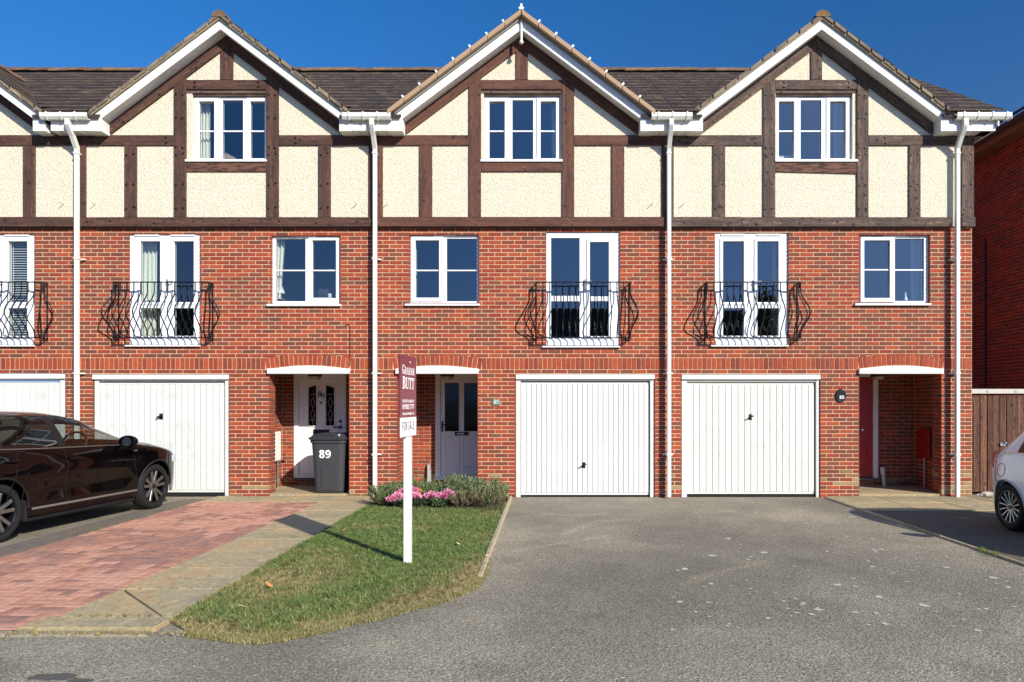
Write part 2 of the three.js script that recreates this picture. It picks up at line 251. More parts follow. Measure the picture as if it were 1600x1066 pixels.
function garage(house, lint, leaf, jambs, ribs, handle, mat, label) {
  const z = -.07, L = px2(lint, 0), g = sub(house, 'garage_door', [(L[0] + L[1]) / 2, 0, 0]); g.userData.label = label;
  part(g, 'lintel_board', cbox(L[0], L[1], L[2], L[3], -.06, .018, .006), white);
  const f = px2(leaf, z), jl = wx(jambs[0]), jr = wx(jambs[1]);
  part(g, 'jamb', cbox(jl, f[0] - .006, 0, L[2] - .003, -.1, -.022, .004), whiteDirty); part(g, 'jamb', cbox(f[1] + .012, jr, 0, L[2] - .003, -.1, -.022, .004), whiteDirty);
  part(g, 'head_rail', cbox(f[0] - .006, f[1] + .012, f[3] + .012, L[2] - .003, -.1, -.035, .004), white);
  part(g, 'leaf_backing', cbox(f[0], f[1], f[2], f[3], z - .03, z - .008, .003), mat);
  part(g, 'bottom_rail', cbox(f[0], f[1], f[2], f[2] + .035, z - .0078, z + .004, .003), mat); part(g, 'top_rail', cbox(f[0], f[1], f[3] - .035, f[3], z - .0078, z + .004, .003), mat);
  part(g, 'threshold_seal', cbox(f[0] - .006, f[1] + .012, .0, f[2] - .004, -.12, -.06, .003), rubber);
  const w = (f[1] - f[0]) / ribs; for (let i = 0; i < ribs; i++) part(g, 'rib_panel', cbox(f[0] + i * w + .0045, f[0] + (i + 1) * w - .0045, f[2] + .037, f[3] - .037, z - .0078, z + .012, .007), mat);
  const hx = wx(handle[0], z), hy = wy(handle[1], z); const hd = part(g, 'handle_plate', cbox(hx - .028, hx + .028, hy - .05, hy + .05, z + .0055, z + .016, .008), black);
  part(hd, 'handle', merge([rod([hx, hy + .01, z + .015], [hx, hy + .01, z + .06], .012), bar([hx - .055, hy - .018, z + .06], [hx + .045, hy + .024, z + .06], .022, .018)]), black);
}

// ------------------------------------------------------------------ roof tiles
const tileCols = ['#332a25', '#2c2521', '#39302a', '#27211d', '#302923', '#3f342c'].map((c) => new THREE.Color(c));
const edgeCol = new THREE.Color('#88776a');
function edgeOf(g, s) { const n = g.attributes.normal, out = []; for (let i = 0; i < n.count; i++) if (n.getX(i) * s.x + n.getY(i) * s.y + n.getZ(i) * s.z < -.6) out.push(i); return out; }   // vertices on the tail face of a tile, coloured lighter than the rest
function tileSlope(house, name, o, u, s, n, uLen, rows, gauge, seed, keep, mossy = 0, W = .33) {
  const r = rng(seed); const M = new THREE.Matrix4();
  for (let k = 0; k < rows; k++) {
    let list = []; const flush = () => { if (list.length) part(house, name, merge(list), tileMat); list = []; }; const shift = (k % 2) * W / 2;
    for (let x = -shift; x < uLen - .02; x += W) {
      const a = Math.max(0, x), b = Math.min(uLen, x + W); if (b - a < .04) continue; if (keep && !keep((a + b) / 2, (k + .4) * gauge, k)) { flush(); continue; }
      const g = cbox(0, b - a - .004, 0, gauge + .07, 0, .023 + r() * .005, .004, null, [r() * 3, r() * 3]);
      g.rotateX((-.056 + (r() - .5) * .01)); g.rotateZ((r() - .5) * .008);
      M.makeBasis(u, s, n); M.setPosition(o.x + u.x * a + s.x * k * gauge + n.x * .03, o.y + u.y * a + s.y * k * gauge + n.y * .03, o.z + u.z * a + s.z * k * gauge + n.z * .03);
      g.applyMatrix4(M); const c = tileCols[Math.floor(r() * tileCols.length)].clone(); if (mossy && r() < mossy) c.lerp(new THREE.Color('#6f6a3c'), .5); tint(g, c); { const ek = .7 + .45 * r(), nn = edgeOf(g, s), a = g.attributes.color; for (const i of nn) a.setXYZ(i, edgeCol.r * ek, edgeCol.g * ek, edgeCol.b * ek); } list.push(g);
    }
    flush();
  }
}
const ridgeGeo = (() => { const g = new THREE.CylinderGeometry(.12, .125, .40, 10, 1, false, -Math.PI / 2, Math.PI); g.rotateZ(Math.PI / 2); g.rotateX(-Math.PI / 2); g.scale(1, .85, 1); return g; })();
const ridgeMats = ['#7f6852', '#8c7258', '#75614f', '#92764f'].map((c) => std(c, .9, { map: tileMap }));
// ------------------------------------------------------------------ the four terraced houses
const TAN = .75, Z_BARGE = .275, APEX = 7.79, RIDGE_Z = -3.22, PITCH = .645, EAVE_Z = .36, EAVE_Y = 6.25;
const mainY = (z) => EAVE_Y + PITCH * (EAVE_Z - z);
const spot = (o, px, py, z = 0) => [wx(px, z), wy(py, z), z];
function buildHouse(h, idx) {
  const x0 = wx(h.x0), x1 = wx(h.x1), xc = (wx(h.king[0]) + wx(h.king[1])) / 2, r = rng(500 + idx);
  const H = thing('terraced_house', h.label, 'house', [(x0 + x1) / 2, 0, 0], 'terraced houses in the row');
  const Y = (p) => wy(p);
  // ---- brick storeys
  const P = h.porch, op = [px2(h.french, 0), px2(h.window, 0), [wx(h.garage[0]), wx(h.garage[1]), -.01, Y(h.garage[2])], [wx(P.x0), wx(P.x1), -.01, Y(577.5)]];
  const yBand0 = Y(577.5), yBand1 = Y(559), yTop = Y(356.5);
  part(H, 'mortar_wall', merge(slabs(x0, x1, -.05, yTop, op.map((o) => [o[0] - .01, o[1] + .01, o[2] - .01, o[3] + .01]), -.10, -.005)), mortar);
  const low = courses({ u0: x0, u1: x1, v0: 0, v1: yBand0, rows: 32, openings: op, phase: .03 * idx, seed: 900 + idx, mix: h.mix });
  const ac = (wx(P.x0) + wx(P.x1)) / 2, aw = (wx(P.x1) - wx(P.x0)) / 2 + .05, rise = .07, arch = (x) => rise * Math.max(0, 1 - ((x - ac) / aw) ** 2);
  const up = courses({ u0: x0, u1: x1, v0: yBand1, v1: yTop, rows: 32, openings: [...op, [ac - aw * .78, ac + aw * .78, yBand1 - .1, yBand1 + .036]], phase: .11 + .03 * idx, seed: 930 + idx, mix: h.mix, base: false });
  const all = [...low, ...up].map((b) => ({ b, d: (b.u) ** 2 + (b.v - EYE) ** 2 - (b.l > .2 ? 6 : 0) })).sort((a, b) => a.d - b.d);
  for (const { b } of all.slice(0, 300)) { const m = piece(H, 'brick', brickShape(b.l, b.h, .085, b.w), brickMats[b.tone], brickPos('front', 0, b)); m.rotation.z = b.rz; }
  const rest = brickMerged(all.slice(300).map((a) => a.b), 'front', 0, .085);
  // porch recess: side walls, back wall, returns of the opening
  const zb = -1.2, { rl, rr } = P, ox0 = wx(P.x0), ox1 = wx(P.x1), dr = [wx(P.door[0], zb), wx(P.door[1], zb), .19, 2.14];
  part(H, 'porch_core', merge([cbox(rl - .1, rl - .011, -.05, 2.3, zb - .1, -.1, 0), cbox(rr + .011, rr + .1, -.05, 2.3, zb - .1, -.1, 0), cbox(rl - .011, Math.max(rl, dr[0]), -.05, 2.3, zb - .1, zb - .011, 0), cbox(Math.min(rr, dr[1]), rr + .011, -.05, 2.3, zb - .1, zb - .011, 0), cbox(dr[0], dr[1], -.05, dr[2], zb - .1, zb - .011, 0), cbox(dr[0], dr[1], dr[3], 2.3, zb - .1, zb - .011, 0),
    cbox(rl - .011, ox0 - .011, -.05, 2.15, -.27, -.1, 0), cbox(ox1 + .011, Math.max(rr + .011, ox1 + .02), -.05, 2.15, -.27, -.1, 0)]), mortar);
  const pw = (face, at, u0, u1, opn = [], s) => brickMerged(courses({ u0, u1, v0: 0, v1: yBand0, rows: 32, openings: opn, seed: s, mix: h.mix, base: true }), face, at, .05);
  rest.push(...pw('front', zb, rl, rr, [[dr[0], dr[1], dr[2], 9]], 41 + idx), ...pw('right', rl, .1, -zb, [], 51 + idx), ...pw('left', rr, zb, -.1, [], 61 + idx), ...pw('right', ox0, .085, .28, [], 71 + idx), ...pw('left', ox1, -.28, -.085, [], 81 + idx));
  part(H, 'brickwork', merge(rest), brickVC).userData.kind = 'stuff';
  part(H, 'porch_ceiling', cbox(rl - .1, rr + .1, 2.14, 2.19, zb - .1, -.1, 0), white);
  part(H, 'porch_floor', cbox(rl - .011, rr + .011, -.05, .055, zb, -.02, .004), concrete);
  // soldier course and its arch over the porch
  const sg = [0, 1, 2].map((k) => cbox(-.0335, .0335, -.092, .092, -.085, 0, .0025, null, [k * .3, k * .17])), n = Math.round((x1 - x0) / .0782), sr = rng(77 + idx);
  for (let i = 0; i < n; i++) {
    const x = lerp(x0, x1, (i + .5) / n), dy = arch(x), m = piece(H, 'soldier_brick', sg[i % 3], brickMats[[0, 1, 3, 11, 7, 3, 11, 0, 6][Math.floor(sr() * 9)]], [x, (yBand0 + yBand1) / 2 + dy, .001 + sr() * .003]);
    if (dy > 0) m.rotation.z = (x - ac) / aw * -.16;
  }
  // arched infill and white fascia over the porch
  const fx0 = wx(P.x0 - 2), fx1 = wx(P.x1 + 1.5), top = []; for (let k = 0; k <= 16; k++) { const x = lerp(ox1 + .03, ox0 - .03, k / 16); top.push([x, yBand0 - .012 + arch(x)]); }
  part(H, 'arch_infill', prism([[ox0 - .03, yBand0 - .03], [ox1 + .03, yBand0 - .03], ...top], -.05, .012), white);
  part(H, 'porch_fascia', cbox(fx0, fx1, Y(584.5), Y(576.2), -.1, .05, .006), white);
  const lx = wx(P.lamp, -.55); const lamp = part(H, 'porch_lamp', new THREE.CylinderGeometry(.115, .12, .11, 24).translate(lx, 2.085, -.55), std('#2b2623', .5)); part(lamp, 'lens', new THREE.CylinderGeometry(.105, .085, .05, 24).translate(lx, 2.005, -.55), std('#b59c80', .35));
  P.build(H, zb, dr);
  // ---- openings
  glazing(H, 'french_window', h.french, -.03, h.frLights, { sill: [h.french[0] - 6, h.french[1] + .5, h.french[3], h.french[3] + 3.2], vents: h.frVents || [] });
  glazing(H, 'casement_window', h.window, -.055, h.winLights, { sill: [h.window[0] - 7, h.window[1] + 1.5, h.window[3], h.window[3] + 4], vents: [[h.window[0] + 38, h.window[0] + 72, h.window[2] + .4, h.window[2] + 2.4]] });
  room(H, wx(h.french[0]) - .25, wx(h.french[1]) + .3, Y(h.french[3]) - .05, 4.62, -.12, -2.8); room(H, wx(h.window[0]) - .3, wx(h.window[1]) + .3, Y(h.french[3]) - .05, 4.62, -.12, -2.8);
  balcony(H, h.rail[0], h.rail[1], h.railLabel);
  { const f = px2(h.french, -.03), lx = wx(h.lever, -.03), ly = wy(446, -.03); part(H, 'lever_handle', merge([cbox(lx - .014, lx + .014, ly - .1, ly + .1, -.012, .004, .004), bar([lx, ly + .05, .03], [lx + .11, ly + .055, .03], .02, .014), rod([lx, ly + .05, 0], [lx, ly + .05, .035], .009)]), steel); }
  garage(H, [h.garage[0], h.garage[1], h.garage[2], h.garage[2] + 7.4], h.leaf, h.jambs, h.ribs, h.handle, h.doorMat || whiteDirty, h.garageLabel);
  // ---- rendered upper storey with timbers
  const yb0 = Y(356), yb1 = Y(341), rt = Y(213), rb = Y(229), m0 = h.mains[0], m1 = h.mains[1], wb = h.wood, wd = woods[wb][0];
  const hole = rect(wx(m0[1]), wx(m1[0]), Y(255), Y(143));
  part(H, 'rendered_wall', prism([[x0, yb0 + .02], [x1, yb0 + .02], [x1, 6.08], [xc + 2.18, 6.08], [xc, 7.70], [xc - 2.18, 6.08], [x0, 6.08]], -.10, .03, { holes: [hole] }), render1);
  let seed = 0; const T = (name, a, b, c, d, g, z = .058, m = wd) => { seed += .37; return part(H, name, cbox(wx(a), wx(b), wy(d), wy(c), .022, z, .006, g, [seed * 1.7 + idx * .41, seed + idx * .23]), m); };
  for (const [a, b] of h.beams) T('bressummer_beam', a, b, 341 + (r() - .5) * .8, 356, 'x', .075 + r() * .006);
  for (const [a, b] of h.posts) T('timber_post', a, b, 229.2, 340.8, 'y', .056 + r() * .004);
  for (const [a, b] of h.rails) T('timber_rail', a, b, 213, 229, 'x');
  for (const m of h.mains) T('main_post', m[0], m[1], 124, 340.8, 'y', .06);
  T('collar_beam', m0[1] + .2, m1[0] - .2, 127, 142, 'x', .057);
  { const a = wx(m0[1] + .2), b = wx(m1[0] - .2), t = h.sillTilt || 0; part(H, 'sill_beam', prism([[a, Y(270)], [b, Y(270) - t], [b, Y(255.4) - t * .3], [a, Y(255.4)]], .022, .053, { dir: [1, 0], off: [idx * .77, idx * .3], bevel: .005 }), h.sillWood ? woods[h.sillWood][0] : wd); }
  T('king_post', h.king[0], h.king[1], 79, 126.8, 'y', .055);
  for (const s of [-1, 1]) part(H, 'rafter_board', prism([[xc, 7.457], [xc + s * 1.9, 6.032], [xc + s * 2.22, 6.032], [xc, 7.697]], .022, .064 + s * .0008, { dir: [1, -.75 * s], off: [idx + s * .4, idx * .3] }), wd);
  if (h.pegs) {
    const pg = new THREE.CylinderGeometry(.014, .014, .02, 8); pg.rotateX(Math.PI / 2); const at = [];
    for (const [a, b] of [...h.posts.slice(1), ...h.mains]) for (const y of [243, 290, 327]) at.push([a + 4, y + r() * 2], [b - 4, y - r() * 2]);
    for (const m of h.mains) for (const y of [150, 186, 232]) at.push([m[0] + 4, y], [m[1] - 5, y + 1]);
    for (const [a, b] of h.rails) for (const x of [a + 26, b - 12]) at.push([x, 217], [x + 1, 225.5]);
    for (const x of [m0[1] + 14, m1[0] - 12]) at.push([x, 131], [x, 138]);
    for (const d of [.5, 1.1, 1.7]) at.push([(xc - d) / PX + VX, 778 - (7.50 - TAN * d) / PX]);
    for (const [a, b] of h.beams) for (let x = a + 22; x < b - 8; x += 56 + r() * 20) at.push([x, 345 + r() * 6]);
    for (const [px, py] of at) piece(H, 'peg', pg, black, [wx(px), wy(py), .0655 + (py > 340 ? .014 : 0)]);
  }
  // upper window, its lining and head boards
  const U = h.upper, hz = -.03; glazing(H, 'casement_window', U.box, hz, U.lights, { mat: upvc });
  part(H, 'window_sill', cbox(wx(m0[1]) - .01, wx(m1[0]) + .01, Y(255), Y(251.3), hz, .078, .004), white);
  part(H, 'window_lining', merge([cbox(wx(m0[1]) - .02, wx(U.box[0], hz) - .001, Y(251.3), Y(143), hz - .07, .028, .003), cbox(wx(U.box[1], hz) + .001, wx(m1[0]) + .02, Y(251.3), Y(143), hz - .07, .028, .003)]), render1);
  part(H, 'head_board', cbox(wx(m0[1]) - .02, wx(m1[0]) + .02, Y(147.3), Y(142), hz - .07, .034, .004, 'x'), woods.grey[0]); part(H, 'head_board', cbox(wx(m0[1]) - .02, wx(m1[0]) + .02, wy(U.box[2], hz) - .001, Y(147.8), hz - .07, .012, .004, 'x'), woods.grey[0]);
  room(H, wx(m0[0]) - .2, wx(m1[1]) + .2, 5.2, 6.66, -.12, -2.4);
  for (const px of h.pins || []) part(H, 'wall_pin', rod([wx(px), Y(320), .02], [wx(px) - .004, Y(320) + .004, .135], .006, 6), steel);
  // ---- roof: gable, main slope, ridge
  const cs = Math.cos(Math.atan(TAN)), sn = Math.sin(Math.atan(TAN)), L = 2.14 / cs;
  for (const s of [-1, 1]) {
    const b = part(H, 'bargeboard', prism([[xc, APEX - .152], [xc + s * 2.12, APEX - .152 - TAN * 2.12], [xc + s * 2.12, APEX - TAN * 2.12], [xc, APEX]], Z_BARGE - .025, Z_BARGE, { bevel: .003 }), h.bargeMat || white);
    part(H, 'gable_soffit', prism([[xc, APEX - .14], [xc + s * 2.1, APEX - .14 - TAN * 2.1], [xc + s * 2.1, APEX - .115 - TAN * 2.1], [xc, APEX - .115]], .028, Z_BARGE - .024), white);
    part(H, 'eave_box_end', prism([[xc + s * 1.93, 5.985], [xc + s * 2.135, 5.985], [xc + s * 2.135, APEX - .07 - TAN * 2.135], [xc + s * 1.93, APEX - .1 - TAN * 1.93]], .03, Z_BARGE + .004 + s * .002, { bevel: .003 }), h.bargeMat || white);
    part(H, 'verge_undercloak', prism([[xc, APEX + .001], [xc + s * 2.14, APEX + .001 - TAN * 2.14], [xc + s * 2.14, APEX + .05 - TAN * 2.14], [xc, APEX + .05]], -2.6, Z_BARGE + .035), h.verge === 'dry' ? std('#8a8883', .8) : concreteGrey);
    const o = new THREE.Vector3(xc + s * 2.17, APEX + .05 - TAN * 2.17, s > 0 ? Z_BARGE + .05 : -2.62), sl = new THREE.Vector3(-s * cs, sn, 0), nn = new THREE.Vector3(s * sn, cs, 0), u = new THREE.Vector3(0, 0, s > 0 ? -1 : 1);
    tileSlope(H, 'tile_course', o, u, sl, nn, 2.67, 8, .325, 33 + idx * 7 + s, (ul, vs) => { const z = s > 0 ? Z_BARGE + .05 - ul : -2.62 + ul; return APEX - TAN * 2.17 + sn * vs + .25 > mainY(z); }, h.verge === 'dry' ? 0 : .35);
    if (h.verge === 'dry') for (let k = 0; k < 8; k++) {
      const d0 = 2.16 - k * .27, d1 = d0 - .262, c = part(H, 'verge_cap', prism([[xc + s * d0, APEX + .035 - TAN * d0], [xc + s * d1, APEX + .035 - TAN * d1], [xc + s * d1, APEX + .125 - TAN * d1], [xc + s * d0, APEX + .125 - TAN * d0]], Z_BARGE + .03, Z_BARGE + .115, { bevel: .008 }), std('#a98b6b', .7));
      part(c, 'clip', cbox(-.016, .016, -.03, .045, -.012, .012, .004).rotateZ(-s * .64).translate(xc + s * d1, APEX + .125 - TAN * d1, Z_BARGE + .09), upvc);
    }
    else for (let k = 0; k < 11; k++) { const d0 = 2.17 - k * .2, d1 = d0 - .185 + r() * .02, j = r() * .02; part(H, 'verge_mortar', prism([[xc + s * d0, APEX + .03 - TAN * d0], [xc + s * d1, APEX + .03 - TAN * d1], [xc + s * d1, APEX + .085 + j - TAN * d1], [xc + s * d0, APEX + .085 + j - TAN * d0]], Z_BARGE - .02, Z_BARGE + .048 + r() * .012, { bevel: .006 }), std(['#9a8d7c', '#8a8070', '#a39a84'][k % 3], .95, { map: tileMap })); }
  }
  for (let k = 0; k < 7; k++) { const q = new THREE.Quaternion().setFromAxisAngle(new THREE.Vector3(0, 1, 0), Math.PI / 2); piece(H, 'ridge_tile', ridgeGeo, ridgeMats[(k + idx) % 4], [xc, APEX + .03, Z_BARGE - .14 - k * .385], q); }
  if (h.verge === 'dry') { part(H, 'finial', merge([rod([xc, APEX - .36, Z_BARGE + .015], [xc, APEX - .02, Z_BARGE + .015], .02, 10), new THREE.SphereGeometry(.034, 14, 10).translate(xc, APEX - .37, Z_BARGE + .015)]), white); part(H, 'ridge_end_clip', cbox(xc - .018, xc + .018, APEX + .12, APEX + .22, Z_BARGE + .05, Z_BARGE + .09, .006), upvc); }
  const rx0 = x0, rx1 = h.roofEnd ?? x1, ph = Math.atan(PITCH), ms = new THREE.Vector3(0, Math.sin(ph), -Math.cos(ph)), mn = new THREE.Vector3(0, Math.cos(ph), Math.sin(ph));
  tileSlope(H, 'tile_course', new THREE.Vector3(rx0, EAVE_Y, EAVE_Z), new THREE.Vector3(1, 0, 0), ms, mn, rx1 - rx0, 13, .325, 600 + idx, (u, v, k) => { const x = rx0 + u, z = EAVE_Z - Math.cos(ph) * v, y = mainY(z), d = Math.abs(x - xc); if (d < [2.08, 1.8, 1.5][k]) return false; return d > 2.1 || y > APEX - TAN * d - .75; }, .04, .22);
  const zr = EAVE_Z - Math.cos(ph) * 13 * .325, yr = mainY(zr);
  const nr = Math.round((rx1 - rx0) / .38); for (let k = 0; k < nr; k++) { const m = piece(H, 'ridge_tile', ridgeGeo, ridgeMats[Math.floor(r() * 4)], [lerp(rx0, rx1, (k + .5) / nr), yr + .035 + (r() - .5) * .016, zr - .03]); m.rotation.z = (r() - .5) * .03; }
  part(H, 'roof_deck', prismX([[zr, yr], [2 * zr - .36, EAVE_Y], [2 * zr - .36, EAVE_Y - .1], [zr, yr - .12], [-.3, mainY(-.3) - .12], [-.3, mainY(-.3)]], rx0, rx1), std('#3a312c', .95));
  for (const [a, b] of [[x0, xc - 1.95], [xc + 1.95, rx1]]) part(H, 'eaves_deck', prismX([[.33, EAVE_Y - .03], [.33, EAVE_Y - .06], [-.32, mainY(-.32) - .08], [-.32, mainY(-.32) - .02]], a, b), std('#3a322d', .95));
  // eaves box between the gables, gutter, downpipe
  const [e0, e1] = h.eaves, gz = Z_BARGE;
  part(H, 'eaves_fascia', cbox(e0, e1, 5.99, 6.3, gz - .025, gz, .003), h.bargeMat || white); part(H, 'eaves_soffit', cbox(e0, e1, 5.992, 6.012, .028, gz - .026, .002), white);
  for (let x = e0 + .12; x < e1 - .05; x += .14) part(H, 'soffit_groove', cbox(x, x + .006, 5.988, 5.991, .03, gz - .03, 0), std('#77735f', .9));
  const [g0, g1] = h.gutter, gy = 6.235, gp = [[gz + .002, gy], [gz + .008, gy - .055], [gz + .035, gy - .088], [gz + .08, gy - .088], [gz + .108, gy - .05], [gz + .114, gy + .012], [gz + .106, gy + .012], [gz + .098, gy - .045], [gz + .076, gy - .078], [gz + .038, gy - .078], [gz + .016, gy - .05], [gz + .01, gy]];
  const gut = part(H, 'gutter', prismX(gp, g0, g1), upvcOld);
  for (let x = g0 + .1; x < g1; x += .23) part(gut, 'bracket', prismX([[gz + .0, gy + .01], [gz + .002, gy - .065], [gz + .033, gy - .1], [gz + .084, gy - .1], [gz + .118, gy - .052], [gz + .122, gy + .024], [gz + .1, gy + .024], [gz + .1, gy + .014], [gz + .116, gy + .014], [gz + .11, gy - .05], [gz + .082, gy - .09], [gz + .035, gy - .09], [gz + .008, gy - .06]], x, x + .022), upvcOld);
  const dz = .115, dx = wx(h.pipe, dz), pw2 = .066, dp = sub(H, 'downpipe', [dx, 0, dz]);
  part(dp, 'pipe', cbox(dx - pw2 / 2, dx + pw2 / 2, .02, 5.80, dz - pw2 / 2, dz + pw2 / 2, .008), upvcOld);
  part(dp, 'swan_neck', merge([bar([dx, 5.76, dz], [dx, 5.95, .24], .07, .07), bar([dx, 5.94, .235], [dx, 6.06, gz + .058], .07, .07), bar([dx, 6.05, gz + .058], [dx, 6.16, gz + .058], .072, .072)]), upvcOld);
  for (const y of [5.68, 3.95, 2.06, .72]) { const c = part(dp, 'pipe_bracket', merge([cbox(dx - .042, dx + .042, y - .018, y + .018, dz - .01, dz + .041, .006), cbox(dx + .03, dx + .085, y - .012, y + .012, .002, .05, .006), cbox(dx - .085, dx - .03, y - .012, y + .012, .002, .05, .006), cbox(dx - .042, dx + .042, y - .012, y + .012, .03, dz, .004)]), upvcOld); }
  // far sides of the house
  part(H, 'rear_wall', cbox(x0, x1, 0, 6.3, -6.9, -6.8, 0), std('#8a4534', .9)); if (h.endWall) part(H, 'end_wall', prismX([[-6.79, 0], [-.1, 0], [-.1, mainY(-.1) - .16], [zr, yr - .16], [-6.79, 6.3]], x1 - .1, x1 - .001), std('#94432f', .93, { map: brickMap }));
  if (h.extra) h.extra(H);
  return H;
}
// ------------------------------------------------------------------ front doors
import { FontLoader } from 'three/addons/loaders/FontLoader.js';
import { TextGeometry } from 'three/addons/geometries/TextGeometry.js';
const serif = await new FontLoader().loadAsync('fonts/droid/droid_serif_bold.typeface.json'), sans = await new FontLoader().loadAsync('fonts/droid/droid_sans_bold.typeface.json');
function letters(s, font, size, depth, x, y, z, sx = 1) { const g = new TextGeometry(s, { font, size, depth, curveSegments: 5, bevelEnabled: false }); g.computeBoundingBox(); const b = g.boundingBox; g.translate(-(b.min.x + b.max.x) / 2, -(b.min.y + b.max.y) / 2, 0); g.scale(sx, 1, 1); g.translate(x, y, z); return g; }
const hallDark = (H, d, zb) => { room(H, d[0] + .02, d[1] - .02, .1, 2.1, zb - .1, zb - 1.4); };
function door89(H, zb, dr) {
  const X = (p) => wx(p, zb), Y = (p) => wy(p, zb), g = sub(H, 'front_door', [(dr[0] + dr[1]) / 2, dr[2], zb]), z = zb - .012, m = std('#e9e7e0', .4);
  const lf = [X(466.5), X(537), Y(741), Y(591)];
  part(g, 'frame', ring(dr, lf, zb - .09, zb + .012, .006), m); part(g, 'step', cbox(dr[0] - .01, dr[1], dr[2] - .03, dr[2] + .012, zb - .02, zb + .06, .005), std('#4d4a46', .7));
  const hole = (a, b, s) => [[X(a), Y(665)], [X(b), Y(665)], [X(b), Y(s > 0 ? 606 : 602)], [X(a), Y(s > 0 ? 602 : 606)]], hs = [hole(481.5, 494, -1), hole(509, 522, 1)];
  part(g, 'leaf', prism(rect(lf[0] + .003, lf[1] - .003, lf[2] + .006, lf[3] - .003), z - .044, z, { holes: hs, bevel: .003 }), m);
  hs.forEach((h, i) => {
    const cx = (h[0][0] + h[1][0]) / 2, cy = (h[0][1] + h[3][1]) / 2, out = h.map(([x, y]) => [x + Math.sign(x - cx) * .022, y + Math.sign(y - cy) * .026]); part(g, 'bead', prism(out, z - .004, z + .014, { holes: [h], bevel: .005 }), m);
    const s = new THREE.ShapeGeometry(shapeOf(h)); s.translate(0, 0, z - .02); part(g, 'pane', s, darkGlass);
    const ln = (a, b) => bar([cx + a[0], h[0][1] + a[1], z - .014], [cx + b[0], h[0][1] + b[1], z - .014], .007, .006), l = [];
    for (const y0 of [.2, .42]) l.push(ln([0, y0 - .1], [.042, y0]), ln([.042, y0], [0, y0 + .1]), ln([0, y0 + .1], [-.042, y0]), ln([-.042, y0], [0, y0 - .1])); l.push(ln([-.06, .1], [.06, .1]), ln([0, 0], [0, .1]), ln([-.06, .57], [.06, .57])); part(g, 'leading', merge(l), std('#b9b6a4', .4, { metalness: .6 }));
  });
  part(g, 'panel', ring([X(480), X(500), Y(733), Y(690)], [X(482), X(498), Y(731), Y(692)], z - .002, z + .008, .003), m); part(g, 'panel', ring([X(505), X(524), Y(733), Y(690)], [X(507), X(522), Y(731), Y(692)], z - .002, z + .008, .003), m);
  part(g, 'letterbox', cbox(X(489), X(514), Y(679), Y(671.5), z - .002, z + .012, .004), black); part(g, 'numerals', merge([letters('8', serif, .1, .008, X(499), Y(616), z), letters('9', serif, .1, .008, X(504.5), Y(618.5), z)]), black);
  part(g, 'knocker', rod([X(501.5), Y(629.5), z], [X(501.5), Y(629.5), z + .03], .016), black); part(g, 'lock', rod([X(531.5), Y(658.5), z], [X(531.5), Y(658.5), z + .02], .024), black); part(g, 'handle', merge([rod([X(531.5), Y(667.5), z], [X(531.5), Y(667.5), z + .04], .026), bar([X(531.5), Y(667.5), z + .045], [X(521), Y(668), z + .045], .018, .014)]), black);
  hallDark(H, dr, zb);
}
function door87(H, zb, dr) {
  const X = (p) => wx(p, zb), Y = (p) => wy(p, zb), g = sub(H, 'front_door', [(dr[0] + dr[1]) / 2, dr[2], zb]), z = zb - .012, m = std('#efebe2', .4), s = P0(dr);
  const lf = [s(688), dr[1] - .05, Y(743), Y(592)], h1 = [s(695), s(717), Y(674), Y(598.5)], h2 = [s(725), s(747), Y(674), Y(598.5)];
  part(g, 'frame', ring(dr, lf, zb - .09, zb + .012, .006), m); part(g, 'step', cbox(dr[0], dr[1], dr[2] - .025, dr[2] + .015, zb - .02, zb + .05, .005), m);
  part(g, 'leaf', prism(rect(lf[0] + .003, lf[1] - .003, lf[2] + .006, lf[3] - .003), z - .044, z, { holes: [rect(...h1), rect(...h2)], bevel: .003 }), m);
  for (const h of [h1, h2]) { part(g, 'bead', ring([h[0] - .012, h[1] + .012, h[2] - .012, h[3] + .012], h, z - .004, z + .008, .004), m); part(g, 'pane', paneGeo(h, z - .02), darkGlass); }
  for (const [a, b] of [[694.5, 718], [722.5, 748]]) part(g, 'panel', ring([s(a), s(b), Y(731), Y(682)], [s(a) + .022, s(b) - .022, Y(731) + .022, Y(682) - .022], z - .002, z + .01, .005), m);
  const lb = part(g, 'letterbox', cbox(s(710.5), s(732), Y(680.5), Y(675), z - .002, z + .014, .004), black); part(lb, 'flap', cbox(s(714), s(725), Y(679), Y(676.6), z + .0135, z + .018, .002), steel);
  part(g, 'handle', merge([cbox(s(689.7), s(692.3), Y(675), Y(658), z + .003, z + .016, .004), bar([s(691), Y(664), z + .04], [s(697), Y(664), z + .04], .018, .012), rod([s(691), Y(664), z + .01], [s(691), Y(664), z + .045], .01)]), black);
  hallDark(H, dr, zb);
}
const P0 = (dr) => (p) => wx(p, -1.2) + (dr[0] - wx(680, -1.2));
